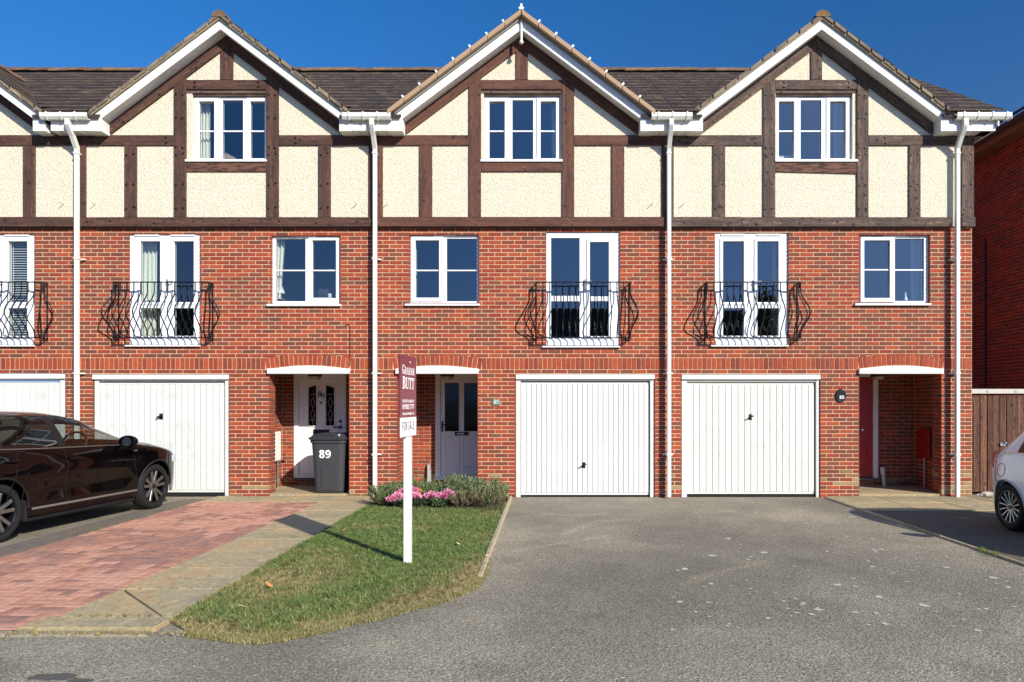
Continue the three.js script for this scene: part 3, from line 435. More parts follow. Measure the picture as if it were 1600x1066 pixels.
function door85(H, zb, dr) {
  const g = sub(H, 'front_door', [(dr[0] + dr[1]) / 2, dr[2], zb]), z = zb - .012, m = std('#a3161a', .38), lf = [dr[0] + .07, dr[1] - .09, dr[2] + .02, dr[3] - .09]; g.userData.label = 'red front door';
  for (const q of [[dr[0], lf[0], dr[2], dr[3]], [lf[1], dr[1], dr[2], dr[3]], [lf[0], lf[1], lf[3], dr[3]]]) part(g, 'frame', cbox(...q, zb - .09, zb + .02, .008), std('#e8e6e2', .45)); part(g, 'step', cbox(dr[0], dr[1], dr[2] - .03, dr[2] + .015, zb - .02, zb + .06, .005), std('#6d655c', .8));
  const hs = [[lf[0] + .12, lf[0] + .32, 1.05, 1.8], [lf[1] - .30, lf[1] - .14, 1.05, 1.8]]; part(g, 'leaf', prism(rect(lf[0] + .003, lf[1] - .003, lf[2] + .004, lf[3] - .003), z - .044, z, { holes: hs.slice(0, 1).map((h) => rect(...h)), bevel: .003 }), m);
  part(g, 'pane', paneGeo(hs[0], z - .02), darkGlass); part(g, 'panel', ring([lf[0] + .1, lf[1] - .1, .34, .85], [lf[0] + .125, lf[1] - .125, .365, .825], z - .002, z + .01, .005), m); part(g, 'letterbox', cbox(lf[0] + .25, lf[0] + .55, .93, .99, z - .002, z + .012, .004), chrome); part(g, 'handle', rod([lf[1] - .21, 1.08, z], [lf[1] - .21, 1.08, z + .05], .02), chrome);
  hallDark(H, dr, zb);
}
// ------------------------------------------------------------------ house descriptions (edges read off the photograph, in its pixels on the facade)
const upperLights = (a) => a.map(([x0, x1], i) => ({ p: i === 1 ? [x0, x1, 156.5, 251] : [x0, x1, 159, 248], sash: i === 1 ? 0 : .062, bar: 204.5 }));
const fr = (l, r, y = [377.5, 472.5, 482, 525]) => [l, r].flatMap((c) => [{ p: [c[0], c[1], y[0], y[1]], sash: .05 }, { p: [c[0], c[1], y[2], y[3]], sash: .05 }]);
const shiftAll = (v, d) => v.map(([a, b]) => [a + d, b + d]);
const dC = -927;
const specC = {
  x0: 584.5, x1: 1046, mix: -.06, wood: 'fresh', verge: 'dry', posts: [[577, 599], [656, 676], [955, 975]], mains: [[733, 752], [878, 897]], king: [806, 825], beams: [[584.5, 1046]], rails: [[584.5, 732.8], [897.2, 1046]],
  french: [853.5, 968, 363, 540], frLights: [{ p: [861, 905.5, 372, 462.5] }, { p: [861, 905.5, 471, 527] }, { p: [921.5, 951, 378.5, 463.5], sash: .05 }, { p: [921.5, 951, 471, 525.5], sash: .05 }], lever: 914.5, rail: [838, 985],
  window: [640, 748, 367, 474], winLights: [{ p: [649, 686, 376, 465.5], sash: .075, bar: 422.5 }, { p: [698, 745, 373, 471], bar: 422.5 }], garage: [805.7, 1022.7, 585.3], leaf: [814, 1014, 597, 773.5], jambs: [806, 1022], ribs: 25, handle: [912, 727], doorMat: std('#ecebe5', .45, { map: paintMap }),
  upper: { box: [756.5, 875.7, 151, 253], lights: upperLights([[764.5, 788.5], [800.5, 833], [844.5, 868.5]]) }, pins: [606, 1019],
  porch: { x0: 620.5, x1: 746, rl: -2.64, rr: -1.0, door: [680, 762], lamp: 699, build: door87 },
};
const gap = (xa, xb) => [xa + 2.13, xb - 2.13];
const xk = [-10.14, wx(356), wx(815.5), wx(1274)];
const HOUSES = [
  { ...specC, label: 'leftmost terraced house, cut off by the photo edge behind the black car', x0: -345, x1: 118.5, wood: 'dark', verge: 'old', mix: .1, posts: [...shiftAll([[577, 599], [656, 676]], dC), [39, 58]], mains: shiftAll(specC.mains, dC), king: shiftAll([[806, 825]], dC)[0], beams: [[-345, 118.5]], rails: [[-345, 732.8 + dC], [897.2 + dC, 118.5]],
    french: [-61, 53, 366, 538.5], frLights: fr([-44, -14], [13, 43]), frVents: [[8, 46, 367, 369.6]], lever: -2, rail: [-80, 64], railLabel: 'black bellied balcony rail at the left photo edge', window: [-286, -180, 368, 474], winLights: [{ p: [-278, -241, 376, 465], sash: .07, bar: 422 }, { p: [-229, -183, 373, 471], bar: 422 }], garage: [-114, 101.5, 584.6], leaf: [-105, 95.5, 597, 768], jambs: [-114, 101], ribs: 20, handle: [-4, 648], doorMat: whiteDirty, garageLabel: 'white ribbed garage door behind the black car roof',
    upper: { box: [756.5 + dC, 875.7 + dC, 151, 253], lights: upperLights(shiftAll([[764.5, 788.5], [800.5, 833], [844.5, 868.5]], dC)) }, pins: [101], porch: { x0: -306, x1: -181, rl: wx(-306) - .2, rr: wx(-181) + .1, door: [-226, -144], lamp: -226, build: door87 }, pipe: 119.8, eaves: gap(xk[0], xk[1]), gutter: [xk[0] + 2.02, xk[1] - 2.1] },
  { label: 'terraced house numbered 89 with dark pegged timbers and a white leaded-glass door', x0: 118.5, x1: 584.5, mix: .04, wood: 'dark', sillWood: 'peel', verge: 'old', bargeMat: std('#f0efe8', .55, { map: dirtyPaintMap }), pegs: true, posts: [[118.5, 137], [197, 216], [499, 518]], mains: [[274, 293], [418, 437]], king: [346, 366], beams: [[118.5, 154], [154.6, 584.5]], rails: [[118.5, 273.8], [437.2, 584.5]],
    french: [201.5, 312, 366, 538.5], frLights: fr([219.5, 250.5], [272, 303]), frVents: [[211, 249, 367, 369.6], [267, 305, 367, 369.6]], lever: 262.5, rail: [177, 326], railLabel: 'black bellied balcony rail beside the curtained glass door', window: [424, 531, 368.5, 474.5], winLights: [{ p: [431, 477, 373.5, 471], bar: 422.5 }, { p: [488, 525, 376, 466.5], sash: .07, bar: 422.5 }], garage: [144.5, 357.3, 585.7], leaf: [157, 352, 597.5, 769.5], jambs: [146, 357], ribs: 20, handle: [252, 651], garageLabel: 'white ribbed garage door right behind the black car bonnet',
    upper: { box: [303, 417.5, 151.5, 253], lights: upperLights([[311, 335], [347.5, 379.5], [391, 414]]) }, pins: [151, 558], porch: { x0: 420.5, x1: 545, rl: -4.80, rr: -3.19, door: [459, 541], lamp: 492, build: door89 }, pipe: 585.8, eaves: gap(xk[1], xk[2]), gutter: [xk[1] + 2.0, xk[2] - 2.1],
    extra(H) { const b = part(H, 'meter_box', cbox(-4.79, -4.745, .54, 1.06, -1.0, -.72, .008), white); part(b, 'lid_edge', cbox(-4.7449, -4.741, .56, 1.04, -.98, -.74, .001), white); part(H, 'gas_pipe', rod([-4.765, .05, -.9], [-4.765, .54, -.9], .013), steel); const c = []; for (const [px, py] of [[540, 508], [543, 507], [546, 509], [547, 516], [547, 540], [547, 572]]) c.push([wx(px), wy(py), .008]); part(H, 'cable', tube(c, .005, 30, 5), black); part(H, 'vent_flap', cbox(wx(430), wx(434), wy(726), wy(721), -.3, -.26, .003), black); } },
  { ...specC, label: 'middle terraced house numbered 87 with fresh brown timbers, behind the sale board', railLabel: 'black bellied balcony rail above the middle garage', garageLabel: 'clean white finely ribbed garage door with low handle', pipe: 1045.2, eaves: gap(xk[2], xk[3]), gutter: [xk[2] + 2.1, xk[3] - 2.12],
    extra(H) { const x = wx(775.5), y = wy(628.5), p = part(H, 'number_plaque', cbox(x - .062, x + .062, y - .046, y + .046, .003, .018, .005), std('#7f8d7d', .5)); part(p, 'numerals', letters('87', serif, .05, .004, x, y, .018), white); const px = wx(672, -1.13), b = part(H, 'air_brick_pipe', merge([cbox(px - .05, px + .01, .06, .36, -1.19, -1.1, .006), cbox(px - .055, px + .0, .36, .45, -1.19, -1.12, .006)]), std('#a9aaa7', .5)); } },
  { label: 'end terraced house numbered 85 with grey weathered timbers and red front door', x0: 1046, x1: 1519, mix: .12, wood: 'grey', sillWood: 'peel', sillTilt: .035, verge: 'old', pegs: true, posts: [[1033, 1052], [1113, 1132], [1418, 1436], [1500, 1519]], mains: [[1191, 1210], [1337, 1355]], king: [1265, 1283], beams: [[1046, 1156.8], [1157.4, 1483], [1499, 1520]], rails: [[1046, 1190.8], [1355.2, 1519]],
    french: [1117, 1231.7, 364.5, 538.5], frLights: fr([1129.5, 1162], [1183, 1216]), frVents: [[1126, 1163, 366, 368.6], [1182, 1221, 366, 368.6]], lever: 1178, rail: [1105, 1251], railLabel: 'black bellied balcony rail on the end house', window: [1343, 1453, 367.5, 473.5], winLights: [{ p: [1350, 1390, 376, 466], sash: .075, bar: 421.5 }, { p: [1398.5, 1444, 373, 470.5], bar: 421.8 }], garage: [1065, 1281.5, 585.7], leaf: [1073, 1272.5, 598.5, 772], jambs: [1065.5, 1281], ribs: 20, handle: [1172, 652], garageLabel: 'cream white ribbed garage door beside the oval number plaque', doorMat: std('#eeede5', .5, { map: dirtyPaintMap }),
    upper: { box: [1210.5, 1329.5, 151, 253], lights: upperLights([[1216.5, 1240.5], [1251, 1283.5], [1296.5, 1321]]) }, pins: [1068], porch: { x0: 1343, x1: 1471, rl: 5.10, rr: 6.79, door: [1290, 1372], lamp: 1372, build: door85 }, pipe: 1496, eaves: [xk[3] + 2.13, 7.33], gutter: [xk[3] + 2.14, 7.52], roofEnd: 7.42, endWall: true,
    extra(H) {
      const x = wx(1313.5), y = wy(618.5), g = new THREE.CylinderGeometry(.085, .092, .02, 28); g.rotateX(Math.PI / 2); g.scale(1, 1.22, 1); g.translate(x, y, .012); const p = part(H, 'number_plaque', g, std('#141618', .3)); part(p, 'numerals', letters('85', sans, .055, .004, x + .012, y - .025, .0215), white); const rg = new THREE.TorusGeometry(.076, .004, 6, 32); rg.scale(1, 1.22, 1); rg.translate(x, y, .022); part(p, 'rim', rg, std('#2b2d30', .3));
      const mx = 6.79; const mb = part(H, 'meter_box', cbox(mx - .06, mx - .004, .60, 1.12, -1.02, -.62, .01), std('#8e1a1a', .5)); part(mb, 'latch', cbox(mx - .066, mx - .0605, .84, .88, -.68, -.65, .002), black); part(H, 'gas_pipe', rod([mx - .035, .055, -.8], [mx - .035, .6, -.8], .014), steel);
      const qx = wx(1382, -1.12); part(H, 'waste_pipe', merge([rod([qx, .06, -1.13], [qx - .02, .30, -1.13], .032), rod([qx - .02, .28, -1.13], [qx - .03, .4, -1.13], .042)]), std('#d5d5d2', .5));
      part(H, 'vent_pipe', rod([wx(1366, -.9), 2.1, -.9], [wx(1370, -.9), 2.12, -.72], .05), std('#a08a6a', .6));
      part(H, 'barge_return', cbox(7.30, 7.33, 5.99, 6.3, -.6, .24, .003), white); part(H, 'verge_soffit', prismX([[.03, 5.992], [.24, 5.992], [.24, 6.01], [.03, 6.01]], 7.12, 7.3), white); part(H, 'verge_board', prismX([[.33, EAVE_Y - .2], [.33, EAVE_Y - .03], [-3.2, mainY(-3.2) - .03], [-3.2, mainY(-3.2) - .2]], 7.335, 7.355), white);
      const flap = part(H, 'gutter_stop_end', cbox(7.518, 7.53, 6.14, 6.25, .275, .388, .003), upvcOld);
    } },
];
HOUSES.forEach((h, i) => buildHouse(h, i));
// ------------------------------------------------------------------ ground
const gpx = (px, py) => { const d = F * EYE / (py - VY); return [(px - VX) * d / F, D - d]; };
function sheet(x0, x1, z0, z1, nx, nz, y, col) {
  const g = new THREE.PlaneGeometry(x1 - x0, z1 - z0, nx, nz); g.rotateX(-Math.PI / 2); g.translate((x0 + x1) / 2, y, (z0 + z1) / 2); const p = g.attributes.position, u = g.attributes.uv, c = new Float32Array(p.count * 3);
  for (let i = 0; i < p.count; i++) { const x = p.getX(i), z = p.getZ(i); u.setXY(i, x, z); const k = col ? col(x, z) : [1, 1, 1]; c.set(k, i * 3); } g.setAttribute('color', new THREE.BufferAttribute(c, 3)); return g;
}
const asphalt = std('#ffffff', .93, { map: asphaltMap, bumpMap: asphaltBump, bumpScale: .006, vertexColors: true });
const farGround = std('#6b655a', .95);
{ const g = new THREE.PlaneGeometry(700, 700); g.rotateX(-Math.PI / 2); g.translate(0, -.03, 0); solo('ground', g, farGround, 'open ground around the houses', null, null, 'structure'); }
const sN = fbm(8, 5, .55, 201), sN2 = fbm(16, 4, .6, 202), scuffs = [[[800, 862], [870, 850], [945, 838]], [[1065, 912], [1130, 893], [1195, 878]], [[850, 803], [900, 806], [945, 803]], [[880, 835], [930, 815], [985, 812]]].map((l) => l.map(([a, b]) => gpx(a, b)));
function segD(x, z, l) { let m = 9; for (let i = 0; i + 1 < l.length; i++) { const [ax, az] = l[i], [bx, bz] = l[i + 1], dx = bx - ax, dz = bz - az, t = clamp(((x - ax) * dx + (z - az) * dz) / (dx * dx + dz * dz)); m = Math.min(m, Math.hypot(x - ax - dx * t, z - az - dz * t)); } return m; }
{
  const col = (x, z) => {                                           // oil, dust and tyre scuffs lying on the tarmac
    const a = sN(x * .05 + .4, z * .05 + .2), b = sN2(x * .06 + .1, z * .06 + .7); let k = .47 * (.74 + .7 * (a - .3) + .4 * (b - .5)), w = .3 * sstep(.52, .66, b);
    for (const s of scuffs) { const d = segD(x, z, s) + (b - .5) * .12; w += 1.6 * (1 - sstep(.0, .10, Math.abs(d))); }
    const dust = sstep(.5, .62, sN(x * .08 + .8, z * .08)) * (1 - sstep(1.5, 4, Math.hypot(x - .9, (z - 1.8) * .8))) * .55; w = Math.min(2, w + dust);
    return [k * (1.01 + .2 * w), k * (.96 + .18 * w), k * (.885 + .12 * w)];
  };
  solo('driveway', sheet(-14, 14, -2, 20, 350, 275, 0, col), asphalt, 'grey tarmac driveway and road in front of the houses', null, null, 'structure');
}
// white lichen and gum spots on the tarmac
{
  const r = rng(77), list = [];
  for (let i = 0; i < 150; i++) {
    const px = 1040 + 560 * Math.pow(r(), .8), py = 786 + 215 * Math.pow(r(), 1.1); const [x, z] = gpx(px, py); if (z > 6.9 || (x > 4.45)) continue; const R = .012 + .03 * r() * r(), n = 9, s = new THREE.Shape();
    for (let k = 0; k < n; k++) { const a = k / n * 6.283, q = R * (.6 + .6 * r()); k ? s.lineTo(q * Math.cos(a) * 1.3, q * Math.sin(a)) : s.moveTo(q * Math.cos(a) * 1.3, q * Math.sin(a)); }
    const g = new THREE.ShapeGeometry(s); g.rotateX(-Math.PI / 2); g.rotateY(r() * 6); g.translate(x, .003, z); list.push(g);
  }
  for (let i = 0; i < 60; i++) { const [x, z] = gpx(r() * 1000, 1005 + r() * 60); const g = new THREE.CircleGeometry(.005 + .009 * r(), 6); g.rotateX(-Math.PI / 2); g.scale(1, 1, .7); g.translate(x, .003, z); list.push(g); }
  solo('lichen_spots', merge(list), std('#bdb7a6', .95), 'pale lichen and gum spots scattered over the tarmac', 'spots', null, 'stuff');
  const blob = (cx, cz, R, sx) => { const s = new THREE.Shape(); for (let k = 0; k < 26; k++) { const a = k / 26 * 6.283, q = R * (.75 + .35 * r()); k ? s.lineTo(q * sx * Math.cos(a), q * Math.sin(a)) : s.moveTo(q * sx * Math.cos(a), q * Math.sin(a)); } const g = new THREE.ShapeGeometry(s); g.rotateX(-Math.PI / 2); g.translate(cx, .0025, cz); return g; };
  const [ax, az] = gpx(84, 1058), [bx, bz] = gpx(100, 1064); solo('oil_stain', merge([blob(ax, az, .06, 2.3), blob(bx + .09, bz, .035, 2.2)]), std('#57524a', .85), 'dark oil stain on the tarmac in the bottom left corner', 'stain');
}
const box2 = (x0, x1, z0, z1, y, m, parent, name, c = .006) => part(parent, name, cbox(x0, x1, -.04, y, z0, z1, c, null, [R0() * 7, R0() * 7]), m);
// drive of the leftmost house
{ const s = setting('concrete_drive', 'grey concrete drive under the black car', [-7.3, 0, 3.4]); box2(-9.4, -5.43, -.02, 6.9, .012, std('#a09886', .95, { map: concreteMap, bumpMap: gritBump, bumpScale: .006 }), s, 'drive_slab'); box2(-5.86, -5.432, .3, 6.88, .0165, std('#7b756a', .95, { map: concreteMap, bumpMap: asphaltBump, bumpScale: .006 }), s, 'drive_strip'); }
// red block paving in herringbone
{
  const s = setting('block_paving', 'red herringbone block paving beside the black car', [-4.45, 0, 3.8]); part(s, 'bedding', cbox(-5.42, -3.49, -.04, .010, .72, 6.9, .002), std('#4a3e33', .95, { map: concreteMap }));
  const x0 = -5.41, z1 = 6.885, u = .1005, nx = 19, nz = 61, pr = rng(31), cols = ['#c68e72', '#b7826a', '#ca9378', '#ae7c66', '#a57866', '#cf9a80', '#9f7766'].map((c) => std(c, .9, { map: brickMap, bumpMap: brickBump, bumpScale: .004 }));
  const geos = {}; const geo = (a, b, v) => geos[`${a}${b}${v}`] ??= cbox(-a * u / 2 + .0048, a * u / 2 - .0048, -.03, 0, -b * u / 2 + .0048, b * u / 2 - .0048, .004, null, [v * .2, v * .33]);
  const seen = new Set(), list = [];
  for (let j = 0; j < nz; j++) for (let i = 0; i < nx; i++) {
    if (seen.has(i * 1000 + j)) continue; const m = (((i - j) % 4) + 4) % 4; let a = 1, b = 1; if (m === 0 && i + 1 < nx) a = 2; else if (m === 3 && j + 1 < nz) b = 2;
    seen.add(i * 1000 + j); if (a === 2) seen.add((i + 1) * 1000 + j); if (b === 2) seen.add(i * 1000 + j + 1); list.push([i, j, a, b]);
  }
  list.sort((p, q) => p[1] - q[1]); const rest = []; const wN = fbm(8, 4, .55, 205);
  list.forEach(([i, j, a, b], k) => {
    const x = x0 + (i + a / 2) * u, z = z1 - (j + b / 2) * u, t = wN(x * .16, z * .09), worn = t + (pr() - .5) * .25, c = worn > .52 ? [0, 2, 5][Math.floor(pr() * 3)] : [1, 3, 4, 6][Math.floor(pr() * 4)], y = .032 + (pr() - .5) * .005 - .012 * sstep(6, 6.9, z), v = Math.floor(pr() * 3);
    if (k < 300) { const m = piece(s, 'paver', geo(a, b, v), cols[c], [x, y, z]); m.rotation.x = (pr() - .5) * .012; m.rotation.z = (pr() - .5) * .012; } else { const g = geo(a, b, v).clone(); g.translate(x, y, z); tint(g, cols[c].color); rest.push(g); }
  });
  part(s, 'far_pavers', merge(rest), std('#ffffff', .9, { map: brickMap, bumpMap: brickBump, bumpScale: .004, vertexColors: true })).userData.kind = 'stuff';
}
// concrete slab path beside the lawn
{
  const s = setting('garden_path', 'pale concrete slab path between block paving and lawn', [-3.07, 0, 3.5]), xa = -3.485, xb = -2.66, zs = [.78, 1.65, 2.4, 3.1, 3.75, 4.4, 5.15, 5.9, 6.64, 6.9];
  for (let i = 0; i + 1 < zs.length; i++) {
    const y = .034 + (R0() - .5) * .008;
    if (i === 7) {
      for (const tri of [[[xa, -zs[i] - .005], [xa, -zs[i + 1] + .005], [xb - .1, -zs[i + 1] + .005]], [[xa + .03, -zs[i] - .005], [xb, -zs[i] - .005], [xb, -zs[i + 1] + .005], [xb - .08, -zs[i + 1] + .005]]]) { const g = prism(tri, -.04, y - R0() * .006, { bevel: .004 }); g.rotateX(-Math.PI / 2); part(s, 'slab', g, concrete); }
    } else box2(xa + (i === 8 ? -.12 : 0), xb, zs[i] + .006, zs[i + 1] - .006, y, concrete, s, 'slab');
  }
  box2(-5.40, -4.2, .03, .715, .03, concrete, s, 'slab'); box2(-4.19, -2.66, .03, .715, .034, concrete, s, 'slab'); box2(-2.655, -2.45, .0, .35, .03, concrete, s, 'slab');
}
// kerbs and edgings
{
  const concreteEdge = std('#c4b79c', .93, { map: concreteMap }); const s = setting('lawn_edging', 'thin pale concrete edging along the right side of the lawn', [-.56, 0, 3]); const pts = [gpx(799, 783), gpx(781, 835), gpx(766, 875), gpx(752, 905)];
  for (let k = 0; k < 7; k++) { const z0 = .12 + k * .76, x = -.545 - .004 * k; box2(x - .028, x + .022, z0 + .005, z0 + .752, .045 - (k === 6 ? .012 : 0) + R0() * .006, concreteEdge, s, 'edging_stone', .008); }
  const c = setting('road_edging', 'worn concrete edging where the drives meet the road', [-6, 0, 6.95]); for (let k = 0; k < 7; k++) box2(-9.3 + k * .95, -9.3 + k * .95 + .94, 6.91, 7.0, .016 + R0() * .006, concreteGrey, c, 'edging_stone', .01);
  const r2 = setting('drive_edging', 'pale edging strip beside the white car', [4.65, 0, 4]); for (let k = 0; k < 8; k++) box2(4.62 - .004 * k, 4.665 - .004 * k, .1 + k * .86, .1 + k * .86 + .85, .022 + R0() * .008, concreteEdge, r2, 'edging_stone', .008);
  const p = setting('porch_path', 'tan concrete slabs in front of the end house porch', [5.9, 0, .8]); for (let k = 0; k < 4; k++) box2(4.68 + k * .78, 4.68 + k * .78 + .77, .0, .76, .022 + R0() * .004, concrete, p, 'slab'); for (let k = 0; k < 4; k++) box2(4.68 + k * .78, 4.68 + k * .78 + .77, .77, 1.52, .02 + R0() * .004, concrete, p, 'slab'); box2(7.81, 9.0, .0, 1.5, .012, concrete, p, 'slab');
  const q = setting('side_drive', 'old mossy tarmac drive under the white car', [6.5, 0, 4.5]); part(q, 'surface', cbox(4.67, 9.5, -.04, .008, 1.53, 8, .004), std('#6f6a5c', .95, { map: concreteMap, bumpMap: asphaltBump, bumpScale: .008 }));
}
// ------------------------------------------------------------------ lawn, bed and plants
const inPoly = (x, z, p) => { let c = false; for (let i = 0, j = p.length - 1; i < p.length; j = i++) { const [xi, zi] = p[i], [xj, zj] = p[j]; if ((zi > z) !== (zj > z) && x < (xj - xi) * (z - zi) / (zj - zi) + xi) c = !c; } return c; };
const lawnPts = [[-2.655, .75], [-.575, .75], [-.585, 4.6], gpx(756, 898), gpx(742, 918), gpx(700, 937), gpx(650, 950), gpx(600, 964), gpx(550, 975), gpx(500, 987), gpx(450, 998), gpx(410, 1004), gpx(350, 999), gpx(300, 992), [-2.655, 6.7]];
const lawnEdge = (() => { const r = rng(63), out = []; lawnPts.forEach((p, i) => { const q = lawnPts[(i + 1) % lawnPts.length], L = Math.hypot(q[0] - p[0], q[1] - p[1]), n = i < 2 || i > 13 ? 1 : Math.max(1, Math.round(L / .05)); for (let k = 0; k < n; k++) { const t = k / n, j = n > 1 && i > 1 ? .018 : 0; out.push([lerp(p[0], q[0], t) + (r() - .5) * j, lerp(p[1], q[1], t) + (r() - .5) * j * 2]); } }); return out; })();
{
  const g = prism(lawnEdge.map(([x, z]) => [x, -z]), -.04, .014, { bevel: .006 }); g.rotateX(-Math.PI / 2); solo('lawn_soil', g, std('#7c7344', .98, { map: concreteMap, bumpMap: gritBump, bumpScale: .01 }), 'dry soil under the lawn', null, null, 'structure');
  const blade = (h, w, lean, a) => { const P = [], N = [], c = Math.cos(a), s = Math.sin(a), pt = (u, v, d) => [u * c - d * s, v, u * s + d * c]; const v = [pt(-w, 0, 0), pt(w, 0, 0), pt(-w * .7, h * .55, lean * .4), pt(w * .7, h * .55, lean * .4), pt(0, h, lean)]; for (const t of [[0, 1, 3], [0, 3, 2], [2, 3, 4]]) for (const i of t) { P.push(...v[i]); N.push(-s * .5, .8, c * .5); } return [P, N]; };
  const tuft = (seed, h) => { const r = rng(seed), P = [], N = []; for (let k = 0; k < 9; k++) { const [p, n] = blade(h * (.45 + .8 * r()), .0017 + .0012 * r(), h * (.1 + r()) * 1.3, r() * 6.283), ox = (r() - .5) * .032, oz = (r() - .5) * .032; for (let i = 0; i < p.length; i += 3) { P.push(p[i] + ox, p[i + 1], p[i + 2] + oz); } N.push(...n); } const g = new THREE.BufferGeometry(); g.setAttribute('position', new THREE.Float32BufferAttribute(P, 3)); g.computeVertexNormals(); return g; };
  const n = 60000, r = rng(9), mat = new THREE.MeshPhysicalMaterial({ color: '#ffffff', roughness: .8, transmission: .22, thickness: 0, side: THREE.DoubleSide }), m = new THREE.InstancedMesh(tuft(3, .031), mat, n), o = new THREE.Object3D(), c = new THREE.Color(), gN = fbm(8, 4, .6, 301), gN2 = fbm(16, 4, .6, 302); let k = 0;
  const green = [new THREE.Color('#74883a'), new THREE.Color('#61782f'), new THREE.Color('#8a9a4c'), new THREE.Color('#4d6626')], straw = [new THREE.Color('#aa9a62'), new THREE.Color('#94854e'), new THREE.Color('#bbab78')];
  const edgeD = (x, z) => { let d = 9; for (let i = 2; i < lawnPts.length - 1; i++) d = Math.min(d, segD(x, z, [lawnPts[i], lawnPts[i + 1]])); return d; };
  while (k < n) {
    const x = -2.7 + r() * 2.2, z = .8 + r() * 6.4; if (!inPoly(x, z, lawnPts)) continue; const e = edgeD(x, z), dry = gN(x * .17, z * .17) - .03 + .35 * (1 - sstep(0, .35, e)) + .22 * sstep(4.6, 5.8, z) + (r() - .5) * .3, thin = gN2(x * .2, z * .2); if (dry > .78 && r() < .35) continue; if (thin < .33 && r() < .5) continue;
    o.position.set(x, .012, z); o.rotation.set((r() - .5) * .3, r() * 6.28, (r() - .5) * .3); const s = (.75 + .6 * r()) * (1 - .45 * sstep(.62, .9, dry)); o.scale.set(s * 1.1, s, s * 1.1); o.updateMatrix(); m.setMatrixAt(k, o.matrix);
    c.copy(dry > .62 + r() * .14 ? straw[Math.floor(r() * 3)] : green[Math.floor(r() * 4)]); if (dry > .5) c.lerp(straw[1], r() * .5); m.setColorAt(k, c); k++;
  }
  const er = rng(19), fringe = new THREE.InstancedMesh(tuft(5, .022), mat, 2600); for (let i = 0; i < 2600; i++) { const s = 2 + Math.floor(Math.pow(er(), .8) * 11), p = lawnPts[s], q = lawnPts[s + 1], t = er(); o.position.set(lerp(p[0], q[0], t) + (er() - .55) * .09, .004, lerp(p[1], q[1], t) + (er() - .55) * .10); o.rotation.set((er() - .5) * .6, er() * 6.28, (er() - .5) * .6); const sc = .6 + .7 * er(); o.scale.set(sc * 1.3, sc, sc * 1.3); o.updateMatrix(); fringe.setMatrixAt(i, o.matrix); c.copy(straw[Math.floor(er() * 3)]).lerp(green[1], er() * .45); fringe.setColorAt(i, c); } fringe.name = 'grass_fringe'; fringe.castShadow = fringe.receiveShadow = true; scene.add(fringe); meta(fringe, 'dry straw grass fringe along the lawn edge', 'grass', null, 'stuff');
  m.name = 'grass'; m.castShadow = m.receiveShadow = true; scene.add(m); meta(m, 'short patchy lawn grass around the sale board post', 'grass', null, 'stuff');
  const soil = prism([[-2.62, -.04], [-.6, -.04], [-.6, -1.66], [-1.5, -1.42], [-2.2, -1.36], [-2.62, -1.2]], -.03, .045, { bevel: .015 }); soil.rotateX(-Math.PI / 2); solo('flower_bed', soil, std('#4a3a2a', .98, { map: concreteMap, bumpMap: gritBump, bumpScale: .02 }), 'dark soil flower bed below the middle house', null, null, 'structure');
  // weeds in the joints
  const wl = (pts, name, label, hh, col) => { const q = rng(pts.length * 7 + 3), gs = []; for (const [x, z, rad, cnt] of pts) for (let i = 0; i < cnt; i++) { const t = tuft(Math.floor(q() * 9999), hh * (.5 + q())); t.setAttribute('uv', new THREE.Float32BufferAttribute(new Float32Array(t.attributes.position.count * 2), 2)); t.translate(x + (q() - .5) * rad * 2, .02, z + (q() - .5) * rad); tint(t, new THREE.Color(col).multiplyScalar(.7 + .6 * q())); gs.push(t); } solo(name, merge(gs), std('#ffffff', .9, { vertexColors: true }), label, 'weeds', 'weeds in the paving joints', 'stuff'); };
  const along = (a, b, n2, c2) => Array.from({ length: n2 }, (_, i) => { const t = (i + .5) / n2; return [lerp(a[0], b[0], t), lerp(a[1], b[1], t), .05, c2]; });
  wl([...along([-5.42, .3], [-5.42, 3.6], 16, 3)], 'joint_weeds', 'thin weeds along the joint between drive and block paving', .022, '#6a6c3c');
  wl([...along(gpx(360, 774), gpx(415, 770), 6, 5)], 'joint_weeds', 'weeds at the brick pier foot beside the wheelie bin porch', .06, '#5d7030');
  wl([...along([-3.48, 6.64], [-2.75, 6.64], 12, 4), ...along([-3.3, 6.0], [-2.75, 6.5], 5, 2), ...along([-3.4, 5.9], [-2.7, 5.9], 8, 1)], 'joint_weeds', 'weeds in the cracked slab joints at the path end', .025, '#6b6a2e');
  wl([...along([-3.6, 6.98], [-2.3, 6.98], 14, 6)], 'joint_weeds', 'dry straw grass along the road edge below the path', .016, '#9c8c58');
  wl([...along([7.2, .25], [8.4, .2], 10, 5)], 'joint_weeds', 'weeds at the foot of the wooden gate', .09, '#77803a');
  wl([...along([4.64, 2.6], [4.6, 3.4], 6, 3), ...along([4.6, 4.2], [4.58, 4.6], 5, 4)], 'joint_weeds', 'green weeds on the edging strip beside the white car', .03, '#6d8030');
  wl([...along([-3.3, -.02], [-2.7, .02], 7, 4)], 'joint_weeds', 'weeds at the downpipe foot between the porches', .05, '#5d7030');
}
